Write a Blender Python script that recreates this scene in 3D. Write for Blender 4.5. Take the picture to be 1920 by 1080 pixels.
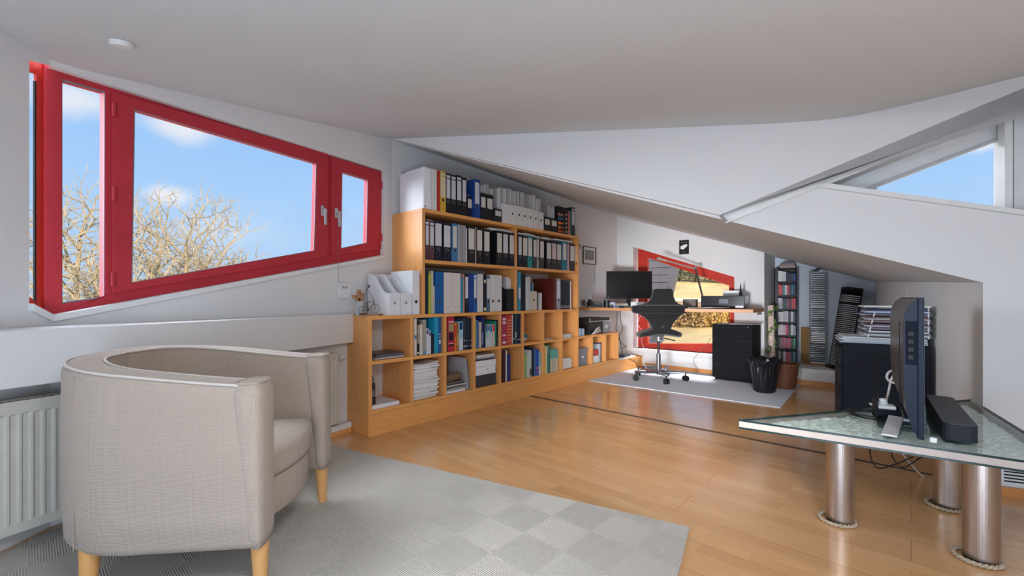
import bpy, bmesh, math, random
from mathutils import Vector, Matrix
from mathutils.geometry import tessellate_polygon
random.seed(7)
S = bpy.context.scene
for o in list(bpy.data.objects): bpy.data.objects.remove(o)
COL = S.collection
PI = math.pi

# ------------------------------------------------------------------ camera
cam = bpy.data.objects.new('camera', bpy.data.cameras.new('camera')); COL.objects.link(cam)
cam.location = (0, 0, 1.0)
cam.rotation_euler = (PI/2, 0, math.atan2(.6717, .7408))
cam.data.sensor_width = 36; cam.data.lens = 825/1920*36; cam.data.shift_y = 17/1920
cam.data.clip_start = .02; cam.data.clip_end = 900
S.camera = cam
# ------------------------------------------------------------------ exposure
S.view_settings.view_transform = 'Standard'; S.view_settings.look = 'None'
S.view_settings.gamma = 1; S.view_settings.exposure = 0.0; S.view_settings.use_curve_mapping = False

# survey of the room: sight lines cut with the room's own planes (metres)
CX, HY, FP = 960, 557, 825
ca, cb = .7408, .6717
def ray(px, py):
    r = (px-CX)/FP
    return Vector((ca*r-cb, cb*r+ca, -(py-HY)/FP))
EYE = Vector((0, 0, 1))
def onZ(px, py, Z): D = ray(px, py); return EYE + D*((Z-1)/D.z)
def onX(px, py, X): D = ray(px, py); return EYE + D*(X/D.x)
def onY(px, py, Y): D = ray(px, py); return EYE + D*(Y/D.y)
def onW(px, py, P, Q):
    n = (-(Q[1]-P[1]), Q[0]-P[0]); D = ray(px, py)
    return EYE + D*((n[0]*P[0]+n[1]*P[1])/(n[0]*D.x+n[1]*D.y))
def atd(px, py, d): return EYE + ray(px, py)*d

# ------------------------------------------------------------------ world sky
W = bpy.data.worlds.new('sky'); S.world = W; W.use_nodes = True
nt = W.node_tree; nt.nodes.clear()
def N(t, **k):
    n = nt.nodes.new(t)
    for a, v in k.items():
        if a == 'inp':
            for i, x in v.items(): n.inputs[i].default_value = x
        else: setattr(n, a, v)
    return n
L = nt.links.new
tc = N('ShaderNodeTexCoord'); sx = N('ShaderNodeSeparateXYZ'); L(tc.outputs['Generated'], sx.inputs[0])
rmp = N('ShaderNodeValToRGB'); cr = rmp.color_ramp
cr.elements[0].position = .0; cr.elements[0].color = (.50, .70, .95, 1)
cr.elements[1].position = 1; cr.elements[1].color = (.12, .30, .72, 1)
e = cr.elements.new(.18); e.color = (.43, .67, 1.0, 1)
e = cr.elements.new(.42); e.color = (.27, .53, .95, 1)
L(sx.outputs['Z'], rmp.inputs[0])
noi = N('ShaderNodeTexNoise', inp={'Scale': 9.0, 'Detail': 5.0}); L(tc.outputs['Generated'], noi.inputs['Vector'])
col = rmp.outputs[0]
for px, py, w, asp, amt in ((150, 186, .085, 2.2, .8), (345, 240, .10, 2.6, .85), (316, 367, .055, 2.2, .9), (1856, 268, .05, 3.5, .8), (420, 430, .2, 4.0, .25)):
    c = ray(px, py).normalized()
    sb = N('ShaderNodeVectorMath', operation='SUBTRACT'); L(tc.outputs['Generated'], sb.inputs[0]); sb.inputs[1].default_value = c
    ml = N('ShaderNodeVectorMath', operation='MULTIPLY'); L(sb.outputs[0], ml.inputs[0]); ml.inputs[1].default_value = (1, 1, asp)
    ln = N('ShaderNodeVectorMath', operation='LENGTH'); L(ml.outputs[0], ln.inputs[0])
    ad = N('ShaderNodeMath', operation='MULTIPLY_ADD'); L(noi.outputs['Fac'], ad.inputs[0]); ad.inputs[1].default_value = -w*1.6; L(ln.outputs['Value'], ad.inputs[2])
    mr = N('ShaderNodeMapRange'); mr.interpolation_type = 'SMOOTHSTEP'; L(ad.outputs[0], mr.inputs[0])
    mr.inputs[1].default_value = -w*.85; mr.inputs[2].default_value = w*.15; mr.inputs[3].default_value = amt; mr.inputs[4].default_value = 0
    mx = N('ShaderNodeMix', data_type='RGBA'); L(mr.outputs[0], mx.inputs[0]); L(col, mx.inputs[6]); mx.inputs[7].default_value = (.93, .92, .95, 1)
    col = mx.outputs[2]
bg = N('ShaderNodeBackground', inp={'Strength': 1.0}); L(col, bg.inputs[0])
wo = N('ShaderNodeOutputWorld'); L(bg.outputs[0], wo.inputs[0])
# ------------------------------------------------------------------ sun and added fill lights
def light(name, kind, loc, target, energy, color, **k):
    d = bpy.data.lights.new(name, kind); d.energy = energy; d.color = color
    for a, v in k.items(): setattr(d, a, v)
    o = bpy.data.objects.new(name, d); COL.objects.link(o); o.location = loc
    o.rotation_euler = (Vector(target)-Vector(loc)).to_track_quat('-Z', 'Y').to_euler()
    return o
light('sun', 'SUN', (20, 4, 12), (0, 5, 0), 6.0, (1, .84, .60), angle=math.radians(.6))
light('fill_rear', 'AREA', (.6, -2.75, 1.5), (-.9, 3.0, 1.0), 12, (.95, .98, 1.03), shape='RECTANGLE', size=4.4, size_y=2.3)  # added fill panel behind the camera, in the open rear of the room
light('fill_side', 'AREA', (2.4, 1.0, 1.75), (-1.4, 2.8, .2), 11, (.95, .98, 1.03), shape='RECTANGLE', size=2.4, size_y=1.2)  # added fill panel right of the camera; that wall has no opening
light('fill_overhead', 'AREA', (-.12, .32, 1.60), (-.3, 1.0, 0), 21, (.96, .98, 1.02), shape='DISK', size=.5)  # added downward fill just above the frame, no fixture there
light('fill_upward', 'AREA', (.5, -1.0, .35), (-.1, .5, 2.2), 52, (.76, .94, 1.20), shape='DISK', size=1.4)  # added upward fill behind the camera to brighten the ceiling
light('fill_spot_office', 'SPOT', (-.80, -.40, .28), (-2.25, 6.0, .92), 1150, (.95, .98, 1.04), spot_size=math.radians(30), spot_blend=.9, shadow_soft_size=.28)  # added low spot beside the camera, brightening the office alcove
light('fill_spot_floor', 'SPOT', (.6, -.3, 1.72), (-1.85, 4.35, .0), 800, (1, .98, .97), spot_size=math.radians(32), spot_blend=1.0, shadow_soft_size=.35)  # added spot from behind the camera, lifting the dark middle of the floor
light('fill_southwest_window', 'AREA', (-9.0, -6.1, 3.1), (.1, 4.2, .75), 1300, (.88, .95, 1.05), shape='RECTANGLE', size=5.5, size_y=3.6)  # added panel outside, out of view, pushing light through to the alcove wall
light('fill_over_west_window', 'AREA', (-4.1, .4, 3.15), (-1.2, 2.2, .5), 210, (.86, .94, 1.05), shape='RECTANGLE', size=2.6, size_y=1.2)  # added panel above the corner window, boosting the daylight that enters
light('fill_over_office_window', 'AREA', (-2.3, 7.0, 2.75), (-2.1, 4.9, .3), 320, (1, .97, .94), shape='RECTANGLE', size=1.8, size_y=1.0, spread=math.radians(86))  # added panel outside the back wall, boosting light on the office floor

# ------------------------------------------------------------------ materials
def lin(c):
    return tuple(((v/255)/12.92 if v/255 <= .04045 else ((v/255+.055)/1.055)**2.4) for v in c)
MC = {}
def mat(name, c, rough=.55, metal=0, spec=.5, bump=None, var=None, coat=0, sheen=0, trans=0, emit=0):
    """c sRGB 0-255; bump=(scale,strength,stretch); var=(scale,amount,stretch)"""
    key = name
    if key in MC: return MC[key]
    m = bpy.data.materials.new(name); m.use_nodes = True; t = m.node_tree; b = t.nodes['Principled BSDF']
    c = lin(c); b.inputs['Base Color'].default_value = (*c, 1); b.inputs['Roughness'].default_value = rough
    b.inputs['Metallic'].default_value = metal; b.inputs['Specular IOR Level'].default_value = spec
    if coat: b.inputs['Coat Weight'].default_value = coat; b.inputs['Coat Roughness'].default_value = .08
    if sheen: b.inputs['Sheen Weight'].default_value = sheen
    if emit: b.inputs['Emission Color'].default_value = (*c, 1); b.inputs['Emission Strength'].default_value = emit
    tcn = t.nodes.new('ShaderNodeTexCoord')
    if var is None: var = (14, .05, (1, 1, 1))
    mp = t.nodes.new('ShaderNodeMapping'); mp.inputs['Scale'].default_value = var[2]; t.links.new(tcn.outputs['Object'], mp.inputs[0])
    n = t.nodes.new('ShaderNodeTexNoise'); n.inputs['Scale'].default_value = var[0]; n.inputs['Detail'].default_value = 4
    t.links.new(mp.outputs[0], n.inputs['Vector'])
    mr = t.nodes.new('ShaderNodeMapRange'); mr.inputs[1].default_value = .25; mr.inputs[2].default_value = .75
    mr.inputs[3].default_value = 1-var[1]; mr.inputs[4].default_value = 1+var[1]; t.links.new(n.outputs['Fac'], mr.inputs[0])
    vm = t.nodes.new('ShaderNodeVectorMath'); vm.operation = 'SCALE'; vm.inputs[0].default_value = c
    t.links.new(mr.outputs[0], vm.inputs['Scale']); t.links.new(vm.outputs[0], b.inputs['Base Color'])
    if bump:
        mp2 = t.nodes.new('ShaderNodeMapping'); mp2.inputs['Scale'].default_value = bump[2] if len(bump) > 2 else (1, 1, 1)
        t.links.new(tcn.outputs['Object'], mp2.inputs[0])
        n2 = t.nodes.new('ShaderNodeTexNoise'); n2.inputs['Scale'].default_value = bump[0]; n2.inputs['Detail'].default_value = 3
        t.links.new(mp2.outputs[0], n2.inputs['Vector'])
        bp = t.nodes.new('ShaderNodeBump'); bp.inputs['Strength'].default_value = bump[1]; bp.inputs['Distance'].default_value = .002
        t.links.new(n2.outputs['Fac'], bp.inputs['Height']); t.links.new(bp.outputs[0], b.inputs['Normal'])
    MC[key] = m; return m
def col_mat(c, rough=.5, tag='paint'):
    return mat('%s_%02x%02x%02x' % (tag, *c), c, rough)
WALL = mat('wall_plaster', (222, 221, 220), .9, spec=.15, bump=(60, .25), var=(1.3, .012, (1, 1, 1)))
CEIL = mat('ceiling_plaster', (213, 217, 220), .92, spec=.1, bump=(70, .25), var=(1.1, .012, (1, 1, 1)))
TRIM = mat('white_trim', (225, 225, 224), .45)
RED = mat('red_window_paint', (188, 56, 66), .55, spec=.2, var=(5, .08, (1, 1, 1)))
BEECHY = mat('beech_along_y', (228, 162, 92), .42, var=(9, .10, (6, .5, 6)), bump=(40, .15, (6, .5, 6)))
BEECHZ = mat('beech_upright', (226, 160, 94), .42, var=(9, .10, (6, 6, .5)), bump=(40, .15, (6, 6, .5)))
BEECHX = mat('beech_along_x', (206, 140, 78), .42, var=(9, .10, (.5, 6, 6)), bump=(40, .15, (.5, 6, 6)))
LEGW = mat('leg_wood', (216, 160, 98), .4, var=(12, .06, (4, 4, .6)))
BLACK = mat('black_plastic', (13, 14, 16), .45)
BLACKF = mat('black_fabric', (17, 16, 19), .85, bump=(300, .4), sheen=.2)
BLACKP = mat('black_lacquer', (11, 12, 16), .62, spec=.15)
NAVY = mat('dark_blue_lacquer', (14, 19, 32), .55, spec=.25)
CHROME = mat('polished_aluminium', (200, 200, 203), .16, metal=1)
STEEL = mat('brushed_steel', (190, 180, 172), .3, metal=1, bump=(30, .2, (30, 30, .6)), var=(8, .07, (20, 20, .3)))
WHITEP = mat('white_card', (232, 232, 234), .6)
PAPER = mat('paper', (226, 224, 220), .8, var=(40, .05, (1, 1, 12)))
PAPERS = mat('paper_edges', (214, 212, 208), .85, var=(16, .14, (1, 1, 25)))
CREAM = mat('cream_paper', (214, 203, 186), .8)
LABEL = mat('label_paper', (214, 209, 200), .75)
LABELC = mat('label_paper_cool', (208, 208, 212), .75)
DARK = mat('dark_hole', (12, 12, 14), .7)
RAD = mat('radiator_enamel', (206, 203, 190), .4)
BLINE = mat('black_rubber', (14, 14, 16), .6)
CABLEW = mat('white_cable', (225, 225, 226), .45)
CARDB = mat('cardboard', (150, 112, 66), .85)
ROPE = mat('rope', (178, 160, 136), .95, bump=(200, 1.0), var=(160, .25, (1, 1, 1)))
GREY = mat('mid_grey', (128, 130, 134), .5)
SILV = mat('silver_plastic', (176, 178, 182), .35, metal=.6)
BRASS = mat('brown_wood', (120, 78, 44), .6)

def weave_mat(name, c, scale, strength, two=None, blocks=None, rough=.95):
    m = bpy.data.materials.new(name); m.use_nodes = True; t = m.node_tree; b = t.nodes['Principled BSDF']
    b.inputs['Roughness'].default_value = rough; b.inputs['Sheen Weight'].default_value = .15; b.inputs['Specular IOR Level'].default_value = .15
    tcn = t.nodes.new('ShaderNodeTexCoord')
    wv = []
    for axis in ('X', 'Y', 'Z'):
        w = t.nodes.new('ShaderNodeTexWave'); w.wave_type = 'BANDS'; w.bands_direction = axis
        w.inputs['Scale'].default_value = scale; w.inputs['Distortion'].default_value = 1.2; w.inputs['Detail'].default_value = 2; w.inputs['Detail Scale'].default_value = 2
        t.links.new(tcn.outputs['Object'], w.inputs['Vector']); wv.append(w)
    if blocks:
        ch = t.nodes.new('ShaderNodeTexChecker'); ch.inputs['Scale'].default_value = blocks
        nn = t.nodes.new('ShaderNodeTexNoise'); nn.inputs['Scale'].default_value = blocks*.9; nn.inputs['Detail'].default_value = 0
        t.links.new(tcn.outputs['Object'], nn.inputs['Vector'])
        t.links.new(tcn.outputs['Object'], ch.inputs['Vector'])
        mixf = t.nodes.new('ShaderNodeMix'); mixf.data_type = 'FLOAT'
        t.links.new(ch.outputs['Fac'], mixf.inputs[0]); t.links.new(wv[0].outputs['Fac'], mixf.inputs[2]); t.links.new(wv[1].outputs['Fac'], mixf.inputs[3]); h = mixf.outputs[0]
    else:
        a1 = t.nodes.new('ShaderNodeMath'); a1.operation = 'ADD'; t.links.new(wv[0].outputs['Fac'], a1.inputs[0]); t.links.new(wv[1].outputs['Fac'], a1.inputs[1])
        a2 = t.nodes.new('ShaderNodeMath'); a2.operation = 'MULTIPLY_ADD'; t.links.new(wv[2].outputs['Fac'], a2.inputs[0]); a2.inputs[1].default_value = 1.6; t.links.new(a1.outputs[0], a2.inputs[2])
        a3 = t.nodes.new('ShaderNodeMath'); a3.operation = 'MULTIPLY'; t.links.new(a2.outputs[0], a3.inputs[0]); a3.inputs[1].default_value = .28; h = a3.outputs[0]
    n = t.nodes.new('ShaderNodeTexNoise'); n.inputs['Scale'].default_value = 260; t.links.new(tcn.outputs['Object'], n.inputs['Vector'])
    ad = t.nodes.new('ShaderNodeMath'); ad.operation = 'MULTIPLY_ADD'; t.links.new(n.outputs['Fac'], ad.inputs[0]); ad.inputs[1].default_value = .5; t.links.new(h, ad.inputs[2])
    bp = t.nodes.new('ShaderNodeBump'); bp.inputs['Strength'].default_value = strength; bp.inputs['Distance'].default_value = .003
    t.links.new(ad.outputs[0], bp.inputs['Height']); t.links.new(bp.outputs[0], b.inputs['Normal'])
    mx = t.nodes.new('ShaderNodeMix'); mx.data_type = 'RGBA'; mx.inputs[6].default_value = (*[v*.80 for v in lin(c)], 1); mx.inputs[7].default_value = (*lin(two or c), 1)
    t.links.new(ad.outputs[0], mx.inputs[0]); t.links.new(mx.outputs[2], b.inputs['Base Color'])
    MC[name] = m; return m
CHAIRF = weave_mat('cream_woven_fabric', (184, 168, 153), 70, .6)
RUGM = weave_mat('grey_loop_carpet', (200, 193, 181), 42, .9, blocks=5)
RUG2 = weave_mat('pale_flat_rug', (206, 213, 224), 40, .3)

def floor_mat():
    m = bpy.data.materials.new('beech_parquet'); m.use_nodes = True; t = m.node_tree; b = t.nodes['Principled BSDF']
    tcn = t.nodes.new('ShaderNodeTexCoord')
    def brick(w, h, mort, c1, c2, cm, off):
        k = t.nodes.new('ShaderNodeTexBrick'); k.offset = off; k.squash = 1
        k.inputs['Scale'].default_value = 1; k.inputs['Brick Width'].default_value = w; k.inputs['Row Height'].default_value = h
        k.inputs['Mortar Size'].default_value = mort; k.inputs['Mortar Smooth'].default_value = .2
        k.inputs['Color1'].default_value = (*c1, 1); k.inputs['Color2'].default_value = (*c2, 1); k.inputs['Mortar'].default_value = (*cm, 1)
        t.links.new(tcn.outputs['Object'], k.inputs['Vector']); return k
    a1 = brick(.46, .068, .0005, lin((222, 172, 120)), lin((208, 156, 104)), lin((190, 140, 92)), .37)
    a2 = brick(1.9, .204, .0016, (1, 1, 1), (.965, .96, .95), (.62, .55, .5), .43)
    mul = t.nodes.new('ShaderNodeMix'); mul.data_type = 'RGBA'; mul.blend_type = 'MULTIPLY'; mul.inputs[0].default_value = 1
    t.links.new(a1.outputs['Color'], mul.inputs[6]); t.links.new(a2.outputs['Color'], mul.inputs[7])
    mp = t.nodes.new('ShaderNodeMapping'); mp.inputs['Scale'].default_value = (1.5, 22, 1); t.links.new(tcn.outputs['Object'], mp.inputs[0])
    n = t.nodes.new('ShaderNodeTexNoise'); n.inputs['Scale'].default_value = 3.5; n.inputs['Detail'].default_value = 5; t.links.new(mp.outputs[0], n.inputs['Vector'])
    mr = t.nodes.new('ShaderNodeMapRange'); mr.inputs[3].default_value = .88; mr.inputs[4].default_value = 1.12; t.links.new(n.outputs['Fac'], mr.inputs[0])
    vm = t.nodes.new('ShaderNodeVectorMath'); vm.operation = 'SCALE'; t.links.new(mul.outputs[2], vm.inputs[0]); t.links.new(mr.outputs[0], vm.inputs['Scale'])
    t.links.new(vm.outputs[0], b.inputs['Base Color'])
    b.inputs['Roughness'].default_value = .20; b.inputs['Specular IOR Level'].default_value = .8
    b.inputs['Coat Weight'].default_value = .35; b.inputs['Coat Roughness'].default_value = .12
    # every board lies at a very slightly different tilt
    bp = t.nodes.new('ShaderNodeBump'); bp.inputs['Strength'].default_value = .35; bp.inputs['Distance'].default_value = .0015
    wv = t.nodes.new('ShaderNodeMath'); wv.operation = 'MULTIPLY_ADD'; t.links.new(a2.outputs['Fac'], wv.inputs[0]); wv.inputs[1].default_value = -1.0
    n3 = t.nodes.new('ShaderNodeTexNoise'); n3.inputs['Scale'].default_value = 2.2; t.links.new(mp.outputs[0], n3.inputs['Vector']); t.links.new(n3.outputs['Fac'], wv.inputs[2])
    t.links.new(wv.outputs[0], bp.inputs['Height']); t.links.new(bp.outputs[0], b.inputs['Normal'])
    return m
FLOORM = floor_mat()
def glass_mat(name, tint=(1, 1, 1), refl=.06, rough=0.0, hi=.55):
    m = bpy.data.materials.new(name); m.use_nodes = True; t = m.node_tree; t.nodes.remove(t.nodes['Principled BSDF'])
    tr = t.nodes.new('ShaderNodeBsdfTransparent'); tr.inputs[0].default_value = (*tint, 1)
    gl = t.nodes.new('ShaderNodeBsdfGlossy'); gl.inputs['Roughness'].default_value = rough
    fr = t.nodes.new('ShaderNodeLayerWeight'); fr.inputs[0].default_value = .12
    mr = t.nodes.new('ShaderNodeMapRange'); mr.inputs[3].default_value = refl*.4; mr.inputs[4].default_value = hi; t.links.new(fr.outputs['Fresnel'], mr.inputs[0])
    mx = t.nodes.new('ShaderNodeMixShader'); t.links.new(mr.outputs[0], mx.inputs[0]); t.links.new(tr.outputs[0], mx.inputs[1]); t.links.new(gl.outputs[0], mx.inputs[2])
    t.links.new(mx.outputs[0], t.nodes['Material Output'].inputs[0]); return m
PANE = glass_mat('window_glass', (.985, .995, 1), .05)
TGLASS = glass_mat('table_glass', (.975, .995, .985), .06, hi=.38)
EDGEG = mat('glass_edge', (18, 48, 48), .15)
CRUSH = mat('crushed_glass', (238, 248, 243), .35, bump=(160, 1.0), var=(120, .22, (1, 1, 1)))
PVC = mat('clear_sleeve', (190, 186, 186), .25)

# ------------------------------------------------------------------ mesh helpers
MW = {}
class MB:
    def __init__(s): s.v = []; s.f = []
    def add(s, vs, fs, M=None):
        b = len(s.v)
        s.v += [(M @ Vector(p)) if M else Vector(p) for p in vs]
        s.f += [tuple(b+i for i in f) for f in fs]; return s
    def box(s, x0, x1, y0, y1, z0, z1, M=None):
        return s.add([(x0,y0,z0),(x1,y0,z0),(x1,y1,z0),(x0,y1,z0),(x0,y0,z1),(x1,y0,z1),(x1,y1,z1),(x0,y1,z1)],
            [(3,2,1,0),(4,5,6,7),(0,1,5,4),(1,2,6,5),(2,3,7,6),(3,0,4,7)], M)
    def prism(s, poly, h0, h1, M=None):
        """poly in local xy extruded along local z"""
        n = len(poly)
        ar = sum(poly[i][0]*poly[(i+1)%n][1]-poly[(i+1)%n][0]*poly[i][1] for i in range(n))
        if ar < 0: poly = poly[::-1]
        vs = [(p[0],p[1],h0) for p in poly]+[(p[0],p[1],h1) for p in poly]
        return s.add(vs, [tuple(range(n-1,-1,-1)), tuple(range(n,2*n))]+[(i,(i+1)%n,n+(i+1)%n,n+i) for i in range(n)], M)
    def ring(s, outer, holes, h0, h1, M=None):
        """slab with holes; polygons in local xy, thickness along local z"""
        polys = [outer]+holes; allp = [p for q in polys for p in q]; n = len(allp)
        tris = tessellate_polygon([[Vector((p[0],p[1],0)) for p in q] for q in polys])
        vs = [(p[0],p[1],h0) for p in allp]+[(p[0],p[1],h1) for p in allp]
        fs = []
        for t in tris:
            a, b, c = [Vector(allp[i]) for i in t]
            cr_ = (b-a).x*(c-a).y-(b-a).y*(c-a).x
            t = tuple(t) if cr_ > 0 else tuple(t)[::-1]
            fs.append(tuple(n+i for i in t)); fs.append(t[::-1])
        k = 0
        for qi, q in enumerate(polys):
            m = len(q); ar = sum(q[i][0]*q[(i+1)%m][1]-q[(i+1)%m][0]*q[i][1] for i in range(m))
            for i in range(m):
                a, b = k+i, k+(i+1)%m
                f = (a, b, n+b, n+a)
                if (ar < 0) != (qi > 0): f = f[::-1]
                fs.append(f)
            k += m
        return s.add(vs, fs, M)
    def cyl(s, p0, p1, r0, r1=None, n=16, caps=True):
        r1 = r0 if r1 is None else r1; p0 = Vector(p0); p1 = Vector(p1); q = (p1-p0).to_track_quat('Z', 'Y')
        vs = [p0+q@Vector((r0*math.cos(2*PI*i/n), r0*math.sin(2*PI*i/n), 0)) for i in range(n)]
        vs += [p1+q@Vector((r1*math.cos(2*PI*i/n), r1*math.sin(2*PI*i/n), 0)) for i in range(n)]
        fs = [(i,(i+1)%n,n+(i+1)%n,n+i) for i in range(n)]
        if caps: fs += [tuple(range(n-1,-1,-1)), tuple(range(n,2*n))]
        return s.add(vs, fs)
    def lathe(s, prof, c=(0,0,0), n=24, M=None):
        vs = []; fs = []; c = Vector(c)
        for r, z in prof: vs += [c+Vector((r*math.cos(2*PI*i/n), r*math.sin(2*PI*i/n), z)) for i in range(n)]
        for k in range(len(prof)-1):
            for i in range(n): fs.append((k*n+i, k*n+(i+1)%n, (k+1)*n+(i+1)%n, (k+1)*n+i))
        fs.append(tuple(range(n-1,-1,-1))); fs.append(tuple((len(prof)-1)*n+i for i in range(n)))
        return s.add(vs, fs, M)
    def tube(s, pts, r, n=8, closed=False, taper=None):
        pts = [Vector(p) for p in pts]; m = len(pts); vs = []; fs = []; up = None
        for k, p in enumerate(pts):
            if closed: d = pts[(k+1)%m]-pts[k-1]
            else: d = pts[min(k+1,m-1)]-pts[max(k-1,0)]
            d = d.normalized() if d.length > 1e-9 else Vector((0,0,1))
            if up is None: up = d.orthogonal().normalized()
            up = (up-d*up.dot(d)); up = up.normalized() if up.length > 1e-6 else d.orthogonal().normalized()
            w = d.cross(up); rr = r if taper is None else r+(taper-r)*k/(m-1)
            vs += [p+(up*math.cos(2*PI*i/n)+w*math.sin(2*PI*i/n))*rr for i in range(n)]
        for k in range(m if closed else m-1):
            a, b = k*n, ((k+1)%m)*n
            for i in range(n): fs.append((a+i, a+(i+1)%n, b+(i+1)%n, b+i))
        if not closed: fs += [tuple(range(n-1,-1,-1)), tuple((m-1)*n+i for i in range(n))]
        return s.add(vs, fs)
    def torus(s, c, axis, R, r, n=20, k=8):
        q = Vector(axis).to_track_quat('Z', 'Y'); c = Vector(c)
        return s.tube([c+q@Vector((R*math.cos(2*PI*i/n), R*math.sin(2*PI*i/n), 0)) for i in range(n)], r, k, True)
    def grid(s, rows, closed_u=False):
        m = len(rows[0]); vs = [p for r in rows for p in r]; fs = []
        for k in range(len(rows)-1):
            for i in range(m if closed_u else m-1):
                fs.append((k*m+i, k*m+(i+1)%m, (k+1)*m+(i+1)%m, (k+1)*m+i))
        return s.add(vs, fs)
    def build(s, name, material, parent=None, smooth=False, bevel=0, local=False, subsurf=0, weld=False):
        me = bpy.data.meshes.new(name)
        vs = s.v
        Mx = MW.get(parent.name) if parent else None
        if Mx is not None and not local:
            I = Mx.inverted(); vs = [I@v for v in vs]
        me.from_pydata([tuple(v) for v in vs], [], s.f); me.validate(); me.update()
        bm = bmesh.new(); bm.from_mesh(me)
        if weld: bmesh.ops.remove_doubles(bm, verts=bm.verts, dist=1e-5)
        bmesh.ops.recalc_face_normals(bm, faces=bm.faces); bm.to_mesh(me); bm.free()
        if smooth:
            for p in me.polygons: p.use_smooth = True
        me.materials.append(material)
        o = bpy.data.objects.new(name, me); COL.objects.link(o)
        if parent: o.parent = parent; MW[o.name] = Mx if Mx is not None else Matrix()
        else: MW[o.name] = Matrix()
        if bevel:
            b = o.modifiers.new('bevel', 'BEVEL'); b.width = bevel; b.segments = 2; b.limit_method = 'ANGLE'; b.angle_limit = math.radians(40)
        if subsurf:
            b = o.modifiers.new('sub', 'SUBSURF'); b.levels = subsurf; b.render_levels = subsurf
        if smooth and not subsurf:
            pass
        return o
def frame2(P, Q, out=0.0):
    """local x along P->Q, local y up, local z towards the right-hand side of P->Q (room side varies)"""
    P = Vector((P[0], P[1], 0)); Q = Vector((Q[0], Q[1], 0)); d = (Q-P).normalized(); n = d.cross(Vector((0,0,1)))
    return Matrix(((d.x, 0, n.x, P.x), (d.y, 0, n.y, P.y), (0, 1, 0, 0), (0, 0, 0, 1))) @ Matrix.Translation((0, 0, out))
def sz(p, P): return ((Vector((p[0], p[1]))-Vector(P[:2])).length, p[2])
def thing(name, label, cat, loc=(0,0,0), rotz=0, group=None):
    o = bpy.data.objects.new(name, None); COL.objects.link(o); o.empty_display_size = .05
    o.location = loc; o.rotation_euler = (0, 0, rotz)
    MW[o.name] = Matrix.Translation(loc) @ Matrix.Rotation(rotz, 4, 'Z')
    return tag(o, label, cat, group)
def tag(o, label, cat, group=None):
    o['label'] = label; o['category'] = cat
    if group: o['group'] = group
    return o
def struct(o): o['kind'] = 'structure'; return o
def dup(root, loc, rotz=None, label=None, group=None):
    r = root.copy(); COL.objects.link(r); r.location = loc
    if rotz is not None: r.rotation_euler = (0, 0, rotz)
    if label: r['label'] = label
    if group: r['group'] = group
    for ch in list(root.children):
        c = ch.copy(); COL.objects.link(c); c.parent = r
        for g in ch.children:
            d = g.copy(); COL.objects.link(d); d.parent = c
    return r
def curve_pts(ctrl, n=8):
    """Catmull-Rom through control points"""
    P = [Vector(p) for p in ctrl]; P = [P[0]]+P+[P[-1]]; out = []
    for i in range(1, len(P)-2):
        for k in range(n):
            t = k/n; a, b, c, d = P[i-1], P[i], P[i+1], P[i+2]
            out.append(.5*((2*b)+(c-a)*t+(2*a-5*b+4*c-d)*t*t+(3*b-a-3*c+d)*t**3))
    out.append(P[-2]); return out
def text(s_, size, M, material, name, parent, ext=.0004):
    cu = bpy.data.curves.new('t', 'FONT'); cu.body = s_; cu.size = size; cu.align_x = 'CENTER'; cu.align_y = 'CENTER'; cu.extrude = ext
    to = bpy.data.objects.new('t', cu); COL.objects.link(to); bpy.context.view_layer.update()
    me = bpy.data.meshes.new_from_object(to.evaluated_get(bpy.context.evaluated_depsgraph_get()))
    bpy.data.objects.remove(to); bpy.data.curves.remove(cu)
    I = MW[parent.name].inverted()
    me.transform(I @ M); me.materials.clear(); me.materials.append(material)
    o = bpy.data.objects.new(name, me); COL.objects.link(o); o.parent = parent; MW[o.name] = MW[parent.name]; return o

# ------------------------------------------------------------------ the room shell
C0 = (-2.770, .070); C1 = (-3.28, 2.093); K = (.273, 3.29)
XW = -3.28; YB = 5.974; YN = 6.55; ND = (-.309, 6.55); XJ = -1.31
def sof(x, y): return 1.2718-.3463*x-.0314*y
def mainc(x, y): return 1.572-.158*x+.1204*y
FE = (K[0]+(K[0]-C1[0])*.72, K[1]+(K[1]-C1[1])*.72)          # far right end of the gable wall
A0 = (-2.638, -.070); AE = (A0[0]+1.25, A0[1]-1.45)
o = MB().box(-3.6, 3.1, -3.0, 6.7, -.12, 0).build('floor', FLOORM); struct(o)
# wall beside the corner window (faces the room, windows cut through)
LB = (Vector(C1)-Vector(C0)).length
MBm = frame2(C0, C1)
def wb(px, py, off=0.0):
    d = Vector((C1[0]-C0[0], C1[1]-C0[1])).normalized(); n = Vector((-d.y, d.x))*off
    P = (C0[0]+n.x, C0[1]+n.y); Q = (C1[0]+n.x, C1[1]+n.y)
    p = onW(px, py, P, Q); return ((Vector((p.x, p.y))-Vector(P)).dot(d), p.z)
hole = [(.0, .915), (1.985, 1.352), (1.985, 2.052), (.0, 2.004)]
def face_wall(name, M, outer, holes, depth, material=WALL):
    """a wall face plus the reveals of its openings, going depth behind it"""
    m = MB()
    polys = [outer]+holes; allp = [p for q in polys for p in q]
    tris = tessellate_polygon([[Vector((p[0],p[1],0)) for p in q] for q in polys])
    m.add([(p[0],p[1],0) for p in allp], [tuple(t) for t in tris], M)
    for q in holes:
        k = len(q); m.add([(p[0],p[1],0) for p in q]+[(p[0],p[1],-depth) for p in q], [(i,(i+1)%k,k+(i+1)%k,k+i) for i in range(k)], M)
    return struct(m.build(name, material))
face_wall('wall_left', MBm, [(0, 0), (LB, 0), (LB, 2.40), (0, 2.10), (0, 2.004), (1.985, 2.052), (1.985, 1.352), (0, .915)], [], .12)
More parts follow.
